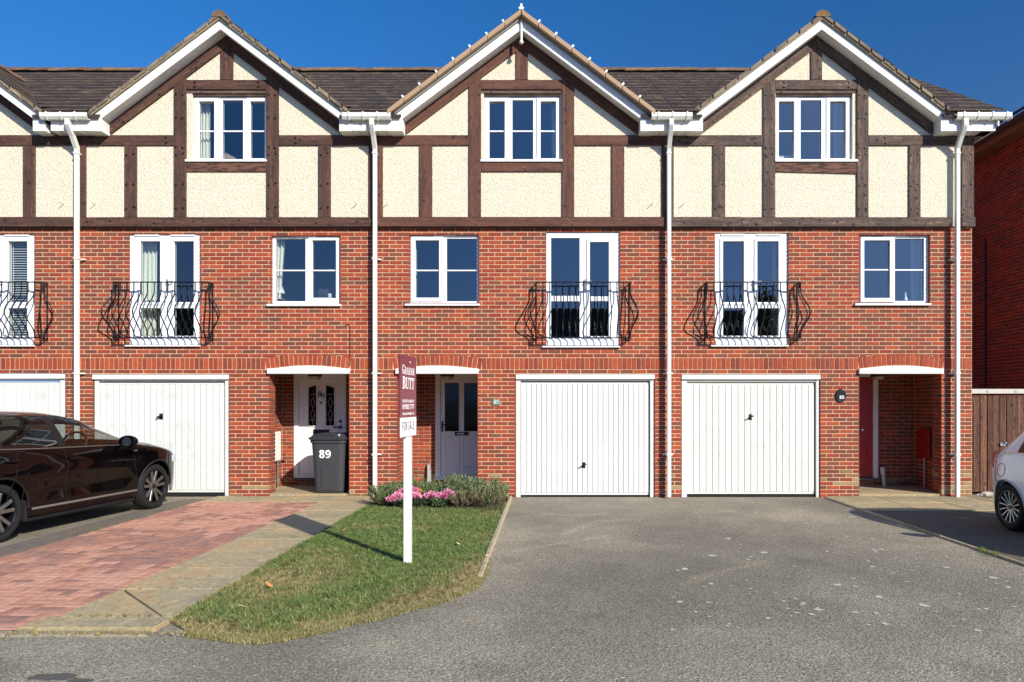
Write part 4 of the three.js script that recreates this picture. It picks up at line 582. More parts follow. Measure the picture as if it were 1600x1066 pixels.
function leafCloud(seed, n, place, cols, len, wid) {                // many narrow leaves, each a folded blade of its own
  const r = rng(seed), P = [], N = [], C = [], a = new THREE.Vector3(), d = new THREE.Vector3(), s = new THREE.Vector3(), up = new THREE.Vector3();
  for (let k = 0; k < n; k++) {
    const q = place(r); a.set(...q.p); d.set(...q.d).normalize(); s.set(r() - .5, r() - .5, r() - .5).cross(d).normalize(); up.crossVectors(s, d); const L = len * (.6 + .8 * r()) * (q.s || 1), W = wid * (.7 + .6 * r()), c = cols[Math.min(cols.length - 1, Math.floor((q.c ?? r()) * cols.length))], v = .75 + .5 * r();
    const p0 = a, p1 = a.clone().addScaledVector(d, L * .45).addScaledVector(s, W).addScaledVector(up, W * .3), p2 = a.clone().addScaledVector(d, L * .45).addScaledVector(s, -W).addScaledVector(up, W * .3), p3 = a.clone().addScaledVector(d, L).addScaledVector(up, -W * .3);
    for (const t of [[p0, p1, p3], [p0, p3, p2]]) for (const w of t) { P.push(w.x, w.y, w.z); N.push(up.x, up.y, up.z); C.push(c.r * v, c.g * v, c.b * v); }
  }
  const g = new THREE.BufferGeometry(); g.setAttribute('position', new THREE.Float32BufferAttribute(P, 3)); g.setAttribute('normal', new THREE.Float32BufferAttribute(N, 3)); g.setAttribute('color', new THREE.Float32BufferAttribute(C, 3)); g.setAttribute('uv', new THREE.Float32BufferAttribute(new Float32Array(P.length / 3 * 2), 2)); return g;
}
const leafMat = new THREE.MeshPhysicalMaterial({ color: '#ffffff', roughness: .75, vertexColors: true, transmission: .3, thickness: 0, side: THREE.DoubleSide });
const stemMat = std('#7d6a4f', .9);
function lavender(seed, cx, cz, rx, rz, h, n, dry, label) {
  const t = thing('lavender_shrub', label, 'shrub', [cx, .04, cz], 'lavender shrubs in the flower bed'), r = rng(seed), stems = [], cols = ['#84935f', '#6d8449', '#587838', '#919f72', '#4d6a30'].map((c) => new THREE.Color(c)), dead = ['#9c8762', '#8a7654', '#ae9a76', '#6b5b45'].map((c) => new THREE.Color(c));
  const shoots = []; for (let k = 0; k < n; k++) { const a = r() * 6.283, q = Math.sqrt(r()), x = q * Math.cos(a) * rx, z = q * Math.sin(a) * rz, hh = h * (1 - .45 * q * q) * (.65 + .5 * r()); shoots.push({ x, z, hh, dx: x / rx * .5 + (r() - .5) * .5, dz: z / rz * .5 + (r() - .5) * .5, dry: r() < dry * (z > 0 ? 1.6 : .5) }); }
  for (let k = 0; k < n; k += 3) { const s = shoots[k]; stems.push(rod([cx + s.x * .55, .04, cz + s.z * .55], [cx + s.x + s.dx * s.hh * .5, .04 + s.hh * .85, cz + s.z + s.dz * s.hh * .5], .004, 5, .002)); }
  part(t, 'stems', merge(stems), stemMat);
  const place = (sel) => (q) => { const s = shoots[Math.floor(q() * n)], u = .25 + .75 * q(); if (s.dry !== sel) return { p: [cx + s.x, .03, cz + s.z], d: [0, 1, 0], s: .2, c: q() }; return { p: [cx + s.x * .8 + s.dx * s.hh * u * .5 + s.x * .2 * u, .04 + s.hh * u * .9, cz + s.z * .8 + s.dz * s.hh * u * .5 + s.z * .2 * u], d: [s.dx + (q() - .5) * 1.1, .9 + .3 * q(), s.dz + (q() - .5) * 1.1], c: q() }; };
  part(t, 'foliage', leafCloud(seed + 1, n * 30, place(false), cols, .055, .0055), leafMat).userData.kind = 'stuff'; if (dry) part(t, 'dry_stalks', leafCloud(seed + 2, n * 12, place(true), dead, .06, .003), leafMat).userData.kind = 'stuff';
}
lavender(401, -2.36, .92, .27, .42, .37, 150, .25, 'leftmost grey green lavender shrub beside the downpipe');
lavender(402, -1.98, .62, .30, .34, .35, 130, .1, 'green lavender behind the pink flowers and white post');
lavender(403, -1.35, .66, .38, .40, .42, 210, .15, 'tall green lavender below the half glazed door');
lavender(404, -.84, .98, .27, .62, .38, 240, .5, 'rightmost straggly lavender with dry stalks by the edging');
lavender(405, -1.18, 1.28, .22, .26, .27, 100, .7, 'low dry lavender in front of the taller bushes');
function pinkPlant(seed, cx, cz, heads, label) {
  const t = thing('pink_flower', label, 'flower', [cx, .045, cz], 'pink flowering plants in the bed'), r = rng(seed), gcol = ['#3f5a2c', '#4d6a33', '#354b26', '#5d7a3c'].map((c) => new THREE.Color(c)), pk = ['#e58aae', '#ee9fbe', '#f4b4cd', '#d96a95', '#f8c8da'].map((c) => new THREE.Color(c));
  part(t, 'leaves', leafCloud(seed, 260, (q) => { const a = q() * 6.283, d = Math.sqrt(q()) * .2; return { p: [cx + Math.cos(a) * d * 1.2, .05 + q() * .09, cz + Math.sin(a) * d], d: [Math.cos(a) + (q() - .5), .35 + .5 * q(), Math.sin(a) + (q() - .5)], c: q() }; }, gcol, .085, .022), leafMat);
  for (const [hx, hy, hz, R] of heads) {
    part(t, 'stem', rod([cx + (hx - cx) * .3, .045, cz], [hx, hy, hz], .005, 5), std('#4d6a33', .8));
    part(t, 'flower_head', leafCloud(seed + Math.round(hx * 100), 240, (q) => { const u = q() * 2 - 1, a = q() * 6.283, s = Math.sqrt(1 - u * u), k = 1.25 * R * (.45 + .55 * q()); return { p: [hx + s * Math.cos(a) * k, hy + Math.abs(u) * k * .85 - .01, hz + s * Math.sin(a) * k], d: [s * Math.cos(a) + (q() - .5) * .9, Math.abs(u) + (q() - .3) * .8, s * Math.sin(a) + (q() - .5) * .9], c: q() }; }, pk, .042, .021), leafMat);
  }
}
const fl = (px, py, z) => [wx(px, z), wy(py, z), z];
pinkPlant(421, -2.0, 1.22, [[...fl(612, 782, 1.35), .055], [...fl(622, 778, 1.3), .06], [...fl(632, 771, 1.15), .07], [...fl(646, 769, 1.1), .06], [...fl(650, 777, 1.25), .055]], 'pink flower cluster behind the white sign post');
pinkPlant(422, -1.45, 1.22, [[...fl(673, 776, 1.25), .055], [...fl(690, 777, 1.25), .06], [...fl(701, 773, 1.2), .06]], 'pink flower cluster right of the white sign post');
{ const m = part(thing('yellow_flower', 'small yellow flower between the pink clusters', 'flower', [-1.83, .05, 1.1]), 'flower_head', leafCloud(431, 70, (q) => ({ p: [fl(657, 768, 1.1)[0] + (q() - .5) * .03, fl(657, 768, 1.1)[1] + (q() - .5) * .03, 1.1 + (q() - .5) * .03], d: [q() - .5, q() - .1, q() - .3], c: q() }), [new THREE.Color('#e8b13a'), new THREE.Color('#d89a2c')], .03, .012), leafMat); part(m.parent, 'stem', rod([-1.86, .05, 1.1], fl(657, 768, 1.1), .004, 5), std('#4d6a33', .8)); }
// fallen leaves
[[420, 925, '#c98a52', 'large orange fallen leaf on the grass'], [377, 959, '#d8c98a', 'pale yellow fallen leaf near the lawn tip'], [497, 873, '#c9a35a', 'curled tan fallen leaf on the upper lawn'], [552, 827, '#d8c07a', 'yellow fallen leaf beside the post shadow'], [537, 836, '#b9763f', 'small brown fallen leaf by the sign shadow'], [716, 858, '#e0d2a0', 'cream fallen leaf right of the white post'], [420, 998, '#8a5a3a', 'brown fallen leaf at the road edge'], [623, 826, '#d9cf94', 'small pale fallen leaf left of the white post']].forEach(([px, py, c, label], i) => {
  const [x, z] = gpx(px, py), s = new THREE.Shape(); const L = i === 0 ? .055 : .032; s.moveTo(0, -L); s.quadraticCurveTo(L * .65, -L * .1, 0, L); s.quadraticCurveTo(-L * .65, -L * .1, 0, -L); const g = new THREE.ExtrudeGeometry(s, { depth: .0015, bevelEnabled: false, curveSegments: 8 }); const p = g.attributes.position; for (let k = 0; k < p.count; k++) p.setZ(k, p.getZ(k) + 9 * p.getX(k) ** 2 + 2 * p.getY(k) ** 2); g.computeVertexNormals(); g.rotateX(-Math.PI / 2 + .35); g.rotateY(i * 1.3 + .9); g.translate(x, .058 - (i === 6 ? .04 : 0), z); solo('fallen_leaf', g, std(c, .8), label, 'leaf', 'fallen leaves');
});
// ------------------------------------------------------------------ sale board
{
  const zb = 4.94, x = wx(637, zb), t = thing('sale_board', 'maroon and white estate agent sale board on a white wooden post', 'sign', [x, 0, zb]), y0 = 1.246, y1 = 2.02, L = .57;
  part(t, 'post', merge([cbox(x - .036, x + .036, -.02, y0 - .004, zb - .036, zb + .036, .004), cbox(x - .036, x - .007, y0 - .002, y1 - .12, zb - .036, zb + .036, .004)]), std('#eeece4', .6, { map: dirtyPaintMap }));
  const face = canvasTex(560, 760, (g, w, h) => {
    g.fillStyle = '#7a2833'; g.fillRect(0, 0, w, h); g.fillStyle = '#8f424c'; for (let i = 0; i < 26; i++) { g.globalAlpha = .18; g.beginPath(); g.ellipse(60 + (i * 97) % 430, 70 + (i * 53) % 430, 40 + (i * 13) % 40, 24 + (i * 7) % 30, i, 0, 7); g.fill(); } g.globalAlpha = 1;
    g.fillStyle = '#f4f1ea'; g.fillRect(0, h * .765, w, h); g.fillStyle = '#fbf8f2'; g.textAlign = 'center'; const T = (s, y, px, fam, wd, wt = 'bold') => { g.save(); g.font = `${wt} ${px}px ${fam}`; const m = g.measureText(s).width; g.translate(w / 2, y); g.scale(wd / m, 1); g.fillText(s, 0, 0); g.restore(); };
    g.save(); g.font = 'bold 118px serif'; T('G', 172, 118, 'serif', 84); g.restore(); 
    g.fillStyle = '#7a2833'; g.fillRect(w / 2 - 60, 80, 120, 100); g.fillStyle = '#fbf8f2';
    g.textAlign = 'left'; const L2 = (s, x, y, px, wd) => { g.save(); g.font = `bold ${px}px serif`; const m = g.measureText(s).width; g.translate(x, y); g.scale(wd / m, 1); g.fillText(s, 0, 0); g.restore(); };
    L2('G', 70, 176, 120, 88); L2('RAHAM', 158, 176, 92, 335); L2('B', 78, 312, 160, 112); L2('UTT', 190, 312, 150, 296); g.textAlign = 'center';
    T('ESTATE AGENTS', 440, 36, 'sans-serif', 400); T('01903 777', 502, 62, 'sans-serif', 400); T('www.grahambutt.co.uk', 556, 34, 'sans-serif', 400);
    g.fillStyle = '#4a3540'; T('FOR SALE', 700, 112, 'sans-serif', 420);
  });
  const bd = part(t, 'board', cbox(x - .006, x + .006, y0, y1, zb - L / 2, zb + L / 2, .001).translate(-x, 0, -zb).rotateY(-.085).translate(x, 0, zb), std('#7a2833', .5));
  const f = new THREE.PlaneGeometry(L - .004, y1 - y0 - .004); f.rotateY(Math.PI / 2); f.translate(.0068, 0, 0); f.rotateY(-.085); f.translate(x, (y0 + y1) / 2, zb); part(bd, 'printed_face', f, std('#ffffff', .45, { map: face }));
  part(t, 'fixing', merge([rod([x + .006, y1 - .06, zb - .06], [x + .014, y1 - .06, zb - .06], .011, 10), rod([x + .006, y0 + .215, zb - .06], [x + .014, y0 + .215, zb - .06], .011, 10), rod([x + .006, y0 + .09, zb - .1], [x + .012, y0 + .09, zb - .1], .009, 10)]), upvc);
}
// ------------------------------------------------------------------ wheelie bin
{
  const z0 = -.34, s = F / (D + .1), X = (p) => (p - VX) / s, cx = X(513.5), t = thing('wheelie_bin', 'dark grey wheelie bin numbered 89 in the porch', 'bin', [cx, .055, z0]), pl = std('#3b3c3e', .55), pl2 = std('#343537', .5), b0 = .06, w0 = .245, w1 = .292, d0 = .24, d1 = .31, hb = .90;
  const P = [], rr = (hw, hd, y, rad) => { const o = []; for (let k = 0; k < 24; k++) { const a = k / 24 * 6.2832, c = Math.cos(a), q = Math.sin(a), e = .32, X2 = Math.sign(c) * Math.abs(c) ** e * hw, Z2 = Math.sign(q) * Math.abs(q) ** e * hd; o.push([cx + X2, y, z0 + Z2]); } return o; };
  const rings = [[.02, .93], [0, 1]].length && [rr(w0 * .9, d0 * .9, b0), rr(w0, d0, b0 + .03), rr(lerp(w0, w1, .5), lerp(d0, d1, .5), b0 + hb * .5), rr(w1, d1, b0 + hb - .06), rr(w1 + .02, d1 + .02, b0 + hb - .055), rr(w1 + .022, d1 + .022, b0 + hb)];
  const loft = (R, cap = true) => { const V = [], quad = (a, b, c, d) => V.push(...a, ...b, ...c, ...a, ...c, ...d); for (let i = 0; i + 1 < R.length; i++) for (let k = 0; k < 24; k++) { const n = (k + 1) % 24; quad(R[i][k], R[i + 1][k], R[i + 1][n], R[i][n]); } if (cap) for (const [ri, f] of [[0, 1], [R.length - 1, -1]]) { const c = [cx, R[ri][0][1], z0]; for (let k = 0; k < 24; k++) { const n = (k + 1) % 24; f > 0 ? V.push(...c, ...R[ri][k], ...R[ri][n]) : V.push(...c, ...R[ri][n], ...R[ri][k]); } } const g = new THREE.BufferGeometry(); g.setAttribute('position', new THREE.Float32BufferAttribute(V, 3)); g.setAttribute('uv', new THREE.Float32BufferAttribute(new Float32Array(V.length / 3 * 2), 2)); g.computeVertexNormals(); return g; };
  part(t, 'body', loft(rings), pl);
  const ly = b0 + hb; part(t, 'lid', loft([rr(w1 + .045, d1 + .05, ly + .002), rr(w1 + .048, d1 + .055, ly + .03), rr(w1 + .02, d1 + .02, ly + .042), rr(w1 - .02, d1 - .02, ly + .085), rr(w1 - .09, d1 - .08, ly + .1)]), pl2);
  part(t, 'lid_slot', cbox(cx - .2, cx + .12, ly + .06, ly + .072, z0 + d1 - .02, z0 + d1 + .008, .003), black);
  const fz = (y) => z0 + lerp(d0, d1, (y - b0) / hb) + .001; const ny = b0 + .66; const nm = letters('89', sans, .135, .004, cx - .045, ny, 0); nm.rotateX(.085); nm.translate(0, 0, fz(ny) + .007); { const q = nm; } const dg = letters('89', sans, .135, .004, 0, 0, 0); dg.rotateX(.085); dg.translate(cx - .045, ny, fz(ny) + .002); part(t, 'numerals', dg, std('#f3f4f1', .5));
  const panel = prism((() => { const o = [[-.11, 0], [.13, 0], [.115, .36]]; for (let k = 0; k <= 6; k++) { const a = k / 6 * Math.PI / 2; o.push([.075 + .04 * Math.cos(a), .36 + .04 * Math.sin(a)]); } o.push([-.1, .4]); return o; })(), 0, .008, { bevel: .003 }); panel.rotateX(.085); panel.translate(cx - .01, b0 + .05, fz(b0 + .05) + .001); part(t, 'front_panel', panel, pl);
  for (const s2 of [-1, 1]) part(t, 'wheel', new THREE.CylinderGeometry(.1, .1, .05, 20).rotateZ(Math.PI / 2).translate(cx + s2 * .22, .155, z0 - d0 - .02), rubber);
  part(t, 'handle', tube([[cx - .22, ly - .02, z0 - d1 - .02], [cx - .22, ly + .01, z0 - d1 - .08], [cx + .22, ly + .01, z0 - d1 - .08], [cx + .22, ly - .02, z0 - d1 - .02]], .016, 24, 8), pl2);
  part(t, 'arrow_mark', letters('T', sans, .05, .003, cx + .195, ly + .066, z0 + d1 + .0), upvc);
  const t2 = thing('recycling_bin_lid', 'blue lid edge showing behind the dark grey bin', 'lid', [cx + .14, 1.0, -.8]); part(t2, 'lid', cbox(cx - .08, cx + .27, 1.0, 1.045, -.95, -.66, .015), std('#23305e', .5)); part(t2, 'body', cbox(cx - .05, cx + .24, .055, .999, -.93, -.68, .03), pl);
}
// ------------------------------------------------------------------ cars
function mono(pts) { pts = [...pts].sort((a, b) => a[0] - b[0]); const n = pts.length, d = [], m = []; for (let i = 0; i < n - 1; i++) d.push((pts[i + 1][1] - pts[i][1]) / (pts[i + 1][0] - pts[i][0])); m[0] = d[0]; m[n - 1] = d[n - 2]; for (let i = 1; i < n - 1; i++) m[i] = d[i - 1] * d[i] <= 0 ? 0 : 2 / (1 / d[i - 1] + 1 / d[i]); return (x) => { if (x <= pts[0][0]) return pts[0][1]; if (x >= pts[n - 1][0]) return pts[n - 1][1]; let i = 0; while (x > pts[i + 1][0]) i++; const h = pts[i + 1][0] - pts[i][0], t = (x - pts[i][0]) / h, t2 = t * t, t3 = t2 * t; return (2 * t3 - 3 * t2 + 1) * pts[i][1] + (t3 - 2 * t2 + t) * h * m[i] + (-2 * t3 + 3 * t2) * pts[i + 1][1] + (t3 - t2) * h * m[i + 1]; }; }
function buildCar(t, c) {
  const top = mono(c.top), belt = mono(c.belt), W = mono(c.width), Wr = mono(c.roofWidth), sill = mono(c.sill), prof = mono(c.section), NL = 9, NG = 4, NT = 7, NJ = NL + NG + NT;
  const ss = new Set(); const add = (v) => ss.add(Math.round(v * 1000) / 1000); for (let s = c.tail; s <= c.nose + 1e-6; s += .045) add(s); add(c.nose); for (let k = 0; k <= 6; k++) { add(c.tail + .045 * k / 6); add(c.nose - .045 * k / 6); }
  for (const ax of c.axles) for (let k = 0; k <= 32; k++) add(ax - c.arch * Math.cos(k / 32 * Math.PI)); for (const w of [...c.sideGlass.flat(), ...c.screens.flat()]) add(w);
  const S = [...ss].sort((a, b) => a - b), bottom = (s) => { let y = sill(s); for (const ax of c.axles) { const d = Math.abs(s - ax); if (d < c.arch) y = Math.max(y, c.wheelR + Math.sqrt(c.arch * c.arch - d * d) - .005); } return y; };
  const crease = (s, y) => c.crease ? c.crease(s, y) : 0;
  const pt = (s, j) => {
    const b = belt(s), yt = Math.max(top(s), b + .004), yb = Math.min(bottom(s), b - .02), w = W(s);
    if (j <= NL) { const y = lerp(yb, b, j / NL); return [s, y, w * prof(y) + crease(s, y)]; }
    const zb = w * prof(b) + crease(s, b), wr = Math.min(Wr(s), zb - .01), hi = c.edge ?? .84, ye = b + (yt - b) * hi;
    if (j <= NL + NG) { const u = (j - NL) / NG; return [s, lerp(b, ye, u), lerp(zb, wr, u) + .018 * Math.sin(u * Math.PI) * Math.min(1, (ye - b) / .2)]; }
    const u = (j - NL - NG) / NT; return [s, ye + (yt - ye) * (1 - (1 - u) ** 2.3), wr * (1 - u)];
  };
  const n = S.length, pos = [], grid = (side) => { const V = []; for (let i = 0; i < n; i++) for (let j = 0; j <= NJ; j++) { const p = pt(S[i], j); V.push(p[0], p[1], p[2] * side); } return V; };
  const inR = (s, R) => R.some(([a, b]) => s > a && s < b), buckets = {};
  for (const side of [1, -1]) {
    const V = grid(side), g = new THREE.BufferGeometry(), I = []; const id = (i, j) => i * (NJ + 1) + j; for (let i = 0; i + 1 < n; i++) for (let j = 0; j < NJ; j++) { const q = [id(i, j), id(i + 1, j), id(i + 1, j + 1), id(i, j + 1)]; side > 0 ? I.push(q[0], q[1], q[2], q[0], q[2], q[3]) : I.push(q[0], q[2], q[1], q[0], q[3], q[2]); }
    g.setAttribute('position', new THREE.Float32BufferAttribute(V, 3)); g.setIndex(I); g.computeVertexNormals(); const N = g.attributes.normal.array; for (let i = 0; i < n; i++) { const k = id(i, NJ) * 3; N[k + 2] = 0; const l = Math.hypot(N[k], N[k + 1]) || 1; N[k] /= l; N[k + 1] /= l; }
    for (let i = 0; i + 1 < n; i++) for (let j = 0; j < NJ; j++) {
      const m = (S[i] + S[i + 1]) / 2, h = pt(m, NL + NG)[1] - belt(m); let k = 'body';
      const wi = c.sideGlass.findIndex(([a, b]) => m > a && m < b); if (j >= NL && j < NL + NG - 1 && h > .07 && wi >= 0) k = `side_window|${wi}|${side}`; else if (j > NL + NG && inR(m, [c.screens[0]])) k = 'windscreen'; else if (j > NL + NG && inR(m, [c.screens[1]])) k = 'rear_window'; else if (j >= NL && j < NL + NG && inR(m, c.pillars || [])) k = 'pillar';
      const q = [id(i, j), id(i + 1, j), id(i + 1, j + 1), id(i, j + 1)], f = side > 0 ? [0, 1, 2, 0, 2, 3] : [0, 2, 1, 0, 3, 2], b = buckets[k] ??= { P: [], N: [] }; for (const e of f) { const o = q[e] * 3; b.P.push(V[o], V[o + 1], V[o + 2]); b.N.push(N[o], N[o + 1], N[o + 2]); }
    }
    for (const [i, sg] of [[0, -1], [n - 1, 1]]) { const b = buckets.body, ce = [S[i], (pt(S[i], 0)[1] + pt(S[i], NJ)[1]) / 2, 0], ring2 = []; for (let j = 0; j <= NJ; j++) { const p = pt(S[i], j); ring2.push([p[0], p[1], p[2] * side]); } ring2.push([S[i], pt(S[i], 0)[1], 0]); for (let j = 0; j + 1 < ring2.length; j++) { side * sg > 0 ? b.P.push(...ce, ...ring2[j + 1], ...ring2[j]) : b.P.push(...ce, ...ring2[j], ...ring2[j + 1]); for (let k = 0; k < 3; k++) b.N.push(sg, 0, 0); } }
  }
  const mats = { body: c.paint, windscreen: c.glass, rear_window: c.glass, pillar: c.pillarMat || black };
  for (const [k, b] of Object.entries(buckets)) { const win = k.startsWith('side_window'); const g = new THREE.BufferGeometry(); g.setAttribute('position', new THREE.Float32BufferAttribute(b.P, 3)); g.setAttribute('normal', new THREE.Float32BufferAttribute(b.N, 3)); g.setAttribute('uv', new THREE.Float32BufferAttribute(new Float32Array(b.P.length / 3 * 2), 2)); part(t, win ? 'side_window' : k, g, win ? (c.tinted?.includes(+k.split('|')[1]) ? privacy : c.glass) : mats[k]); }
  // underbody, wheel housings, arch lips
  const hw = W(0), a0 = c.axles[0], a1 = c.axles[1], lo = Math.min(a0, a1), hi = Math.max(a0, a1), dk = std('#0a0a0a', .9);
  part(t, 'underbody', merge([cbox(lo + c.arch, hi - c.arch, .17, .42, -hw + .05, hw - .05, .02), cbox(c.tail + .34, c.nose - .34, .2, .5, -hw + .27, hw - .27, .02)]), dk);
  for (const ax of c.axles) for (const s of [-1, 1]) {
    const w = W(ax), hsg = new THREE.CylinderGeometry(c.arch - .004, c.arch - .004, .2, 28, 1, true, Math.PI / 2, Math.PI); hsg.rotateX(Math.PI / 2); hsg.rotateZ(0); hsg.translate(ax, c.wheelR, s * (w - .2)); part(t, 'wheel_housing', hsg, dk);
    const L = []; for (let k = 0; k <= 28; k++) { const a = k / 28 * Math.PI, y = c.wheelR + c.arch * Math.sin(a); const sx = ax + c.arch * Math.cos(a); L.push([sx, y, s * (W(sx) * prof(y) + crease(sx, y) + .002)]); } part(t, 'arch_lip', tube(L, c.lip, 40, 8), c.lipMat);
    const wz = s * (w * .985 - .11), wheel = new THREE.Group(); wheel.name = 'wheel'; wheel.position.set(ax, c.wheelR, wz); t.add(wheel); org.set(wheel, [0, 0, 0]);
    const R = c.wheelR, rim = c.rimR, prof2 = [[rim - .004, -.095], [rim + .03, -.105], [R - .03, -.1], [R - .006, -.07], [R, -.03], [R, .03], [R - .006, .07], [R - .03, .1], [rim + .03, .105], [rim - .004, .095]], ty = new THREE.LatheGeometry(prof2.map(([r2, y]) => new THREE.Vector2(r2, y)), 48); ty.rotateX(Math.PI / 2); part(wheel, 'tyre', ty, rubber);
    const bl = new THREE.LatheGeometry([[.03, -.02], [rim * .7, -.04], [rim * .93, -.07], [rim, -.09], [rim, .085], [rim - .008, .097], [rim - .02, .09], [rim - .025, .05]].map(([r2, y]) => new THREE.Vector2(r2, y)), 48); bl.rotateX(Math.PI / 2); if (s < 0) bl.rotateY(Math.PI); part(wheel, 'rim', bl, c.rimMat);
    part(wheel, 'brake_disc', new THREE.CylinderGeometry(rim * .62, rim * .62, .02, 30).rotateX(Math.PI / 2).translate(0, 0, s * .0), std('#4a4845', .5, { metalness: .6 }));
    const sp = []; for (let k = 0; k < c.spokes; k++) { const a = k / c.spokes * 6.2832 + .3; for (const e of c.twin ? [-1, 1] : [0]) { const g = cbox(rim * .16, rim - .012, -c.spokeW / 2, c.spokeW / 2, .045, .072, .006); const p = g.attributes.position; for (let q = 0; q < p.count; q++) { const x = p.getX(q); p.setY(q, p.getY(q) * (c.twin ? 1 : .8 + .5 * x / rim) + e * .062 * (x / rim) * (c.twin ? 1 : 0)); p.setZ(q, p.getZ(q) + .018 * (x / rim) ** 2); } g.computeVertexNormals(); g.rotateZ(a); if (s < 0) g.rotateY(Math.PI); sp.push(g); } } sp.push(new THREE.CylinderGeometry(rim * .2, rim * .24, .04, 24).rotateX(Math.PI / 2).translate(0, 0, s * .055)); part(wheel, 'spokes', merge(sp), c.spokeMat); part(wheel, 'hub_cap', new THREE.CylinderGeometry(rim * .13, rim * .15, .03, 20).rotateX(Math.PI / 2).translate(0, 0, s * .068), c.hubMat || black);
  }
  // shut lines, belt trim, door handles, mirrors, lamps, cabin
  for (const side of [1, -1]) {
    const on = (s, y) => [s, y, side * (W(s) * prof(y) + crease(s, y) + .0015)];
    for (const l of c.shut) { const p = []; for (let k = 0; k <= 14; k++) { const y = lerp(l[1], l[3], k / 14), s = lerp(l[0], l[2], k / 14); p.push(on(s, y)); } part(t, 'shut_line', tube(p, .0035, 28, 5), dk); }
    const bt = []; for (let k = 0; k <= 30; k++) { const s = lerp(c.trim[0], c.trim[1], k / 30); bt.push([s, belt(s) + .004, side * (W(s) * prof(belt(s)) + crease(s, belt(s)) - .002)]); } part(t, 'belt_trim', tube(bt, .0075, 40, 6), c.trimMat);
    for (const [s, y] of c.handles) { const p = [-.09, -.05, .05, .09].map((d, i) => { const q = on(s + d, y); return [q[0], q[1], q[2] + side * (i === 1 || i === 2 ? .03 : 0)]; }); part(t, 'door_handle', tube(p, .012, 14, 8), c.handleMat || c.paint); }
    if (c.sillTrim) { const p = []; for (let k = 0; k <= 20; k++) { const s = lerp(lo + c.arch + .03, hi - c.arch - .03, k / 20), y = sill(s) + .09; const q = on(s, y); p.push([q[0], y, q[2] + side * .004]); } part(t, 'sill_trim', tube(p, .016, 30, 6), c.sillTrim); }
    const [ms, my] = c.mirror, mz = side * (W(ms) * .95 + .12); { const g = new THREE.SphereGeometry(1, 20, 14); g.scale(.11, .085, .13); const p = g.attributes.position; for (let k = 0; k < p.count; k++) if (p.getX(k) < -.03) p.setX(k, -.03); g.computeVertexNormals(); g.translate(ms, my, mz); const m = part(t, 'mirror', g, c.paint); part(m, 'mirror_glass', new THREE.CircleGeometry(.065, 20).rotateY(-Math.PI / 2).translate(ms - .032, my, mz), std('#2a2f33', .12)); part(m, 'mirror_arm', rod([ms + .02, my - .05, mz - side * .12], [ms, my - .04, mz - side * .03], .022, 8), black); }
    for (const [nm, s0, s1, y0, y1, mat] of c.lamps) { const P = [], A = 6, B = 4; const g = new THREE.PlaneGeometry(1, 1, A, B), p = g.attributes.position; for (let k = 0; k < p.count; k++) { const u = p.getX(k) + .5, v = p.getY(k) + .5, s = lerp(s0, s1, u), y = lerp(y0, y1, v), ed = Math.min(1, 5 * Math.min(u, 1 - u, v, 1 - v)); const q = on(s, y); p.setXYZ(k, q[0], q[1], q[2] + side * .012 * ed); } g.computeVertexNormals(); part(t, nm, g, mat); }
    if (side > 0 && c.flap) { const [s, y, r2] = c.flap, p = []; for (let k = 0; k < 26; k++) { const a = k / 26 * 6.2832; p.push(on(s + r2 * Math.cos(a), y + r2 * Math.sin(a) * .95)); } part(t, 'fuel_flap', tube(p, .0035, 60, 5, true), dk); }
  }
  const cab = std('#1b1a1a', .9); for (const sx of c.seats) for (const s of [-1, 1]) { const st = part(t, 'seat', merge([cbox(sx - .25, sx + .26, .36, .58, s * .36 - .24, s * .36 + .24, .06), cbox(-.08, .08, 0, .55, -.23, .23, .06).rotateZ(.22).translate(sx - .25, .5, s * .36)]), cab); part(st, 'headrest', cbox(-.05, .05, -.09, .09, -.13, .13, .04).translate(sx - .42, 1.16 + (c.headLift || 0), s * .36), cab); }
  part(t, 'dashboard', cbox(c.dash[0], c.dash[1], .6, belt(c.dash[0]) - .03, -.66, .66, .05), cab); const sw = new THREE.TorusGeometry(.18, .016, 8, 32); sw.rotateY(Math.PI / 2); sw.rotateZ(-.35); sw.translate(c.dash[0] - .16, belt(0) - .0, .36); part(t, 'steering_wheel', sw, black); part(t, 'cabin_floor', cbox(c.seats.at(-1) - .5, c.dash[1] - .1, .3, .36, -.66, .66, .01), cab);
  if (c.extra) c.extra(t, { W, prof, belt, top });
}
const carGlass = new THREE.MeshPhysicalMaterial({ color: '#cdd6d2', transmission: 1, thickness: 0, roughness: .01, ior: 1.6 }), privacy = new THREE.MeshPhysicalMaterial({ color: '#30312f', transmission: .9, thickness: 0, roughness: .01, ior: 1.55 });
const section = [[.15, .95], [.3, .975], [.5, .995], [.72, 1.0], [.86, .985], [.97, .95], [1.08, .92]];
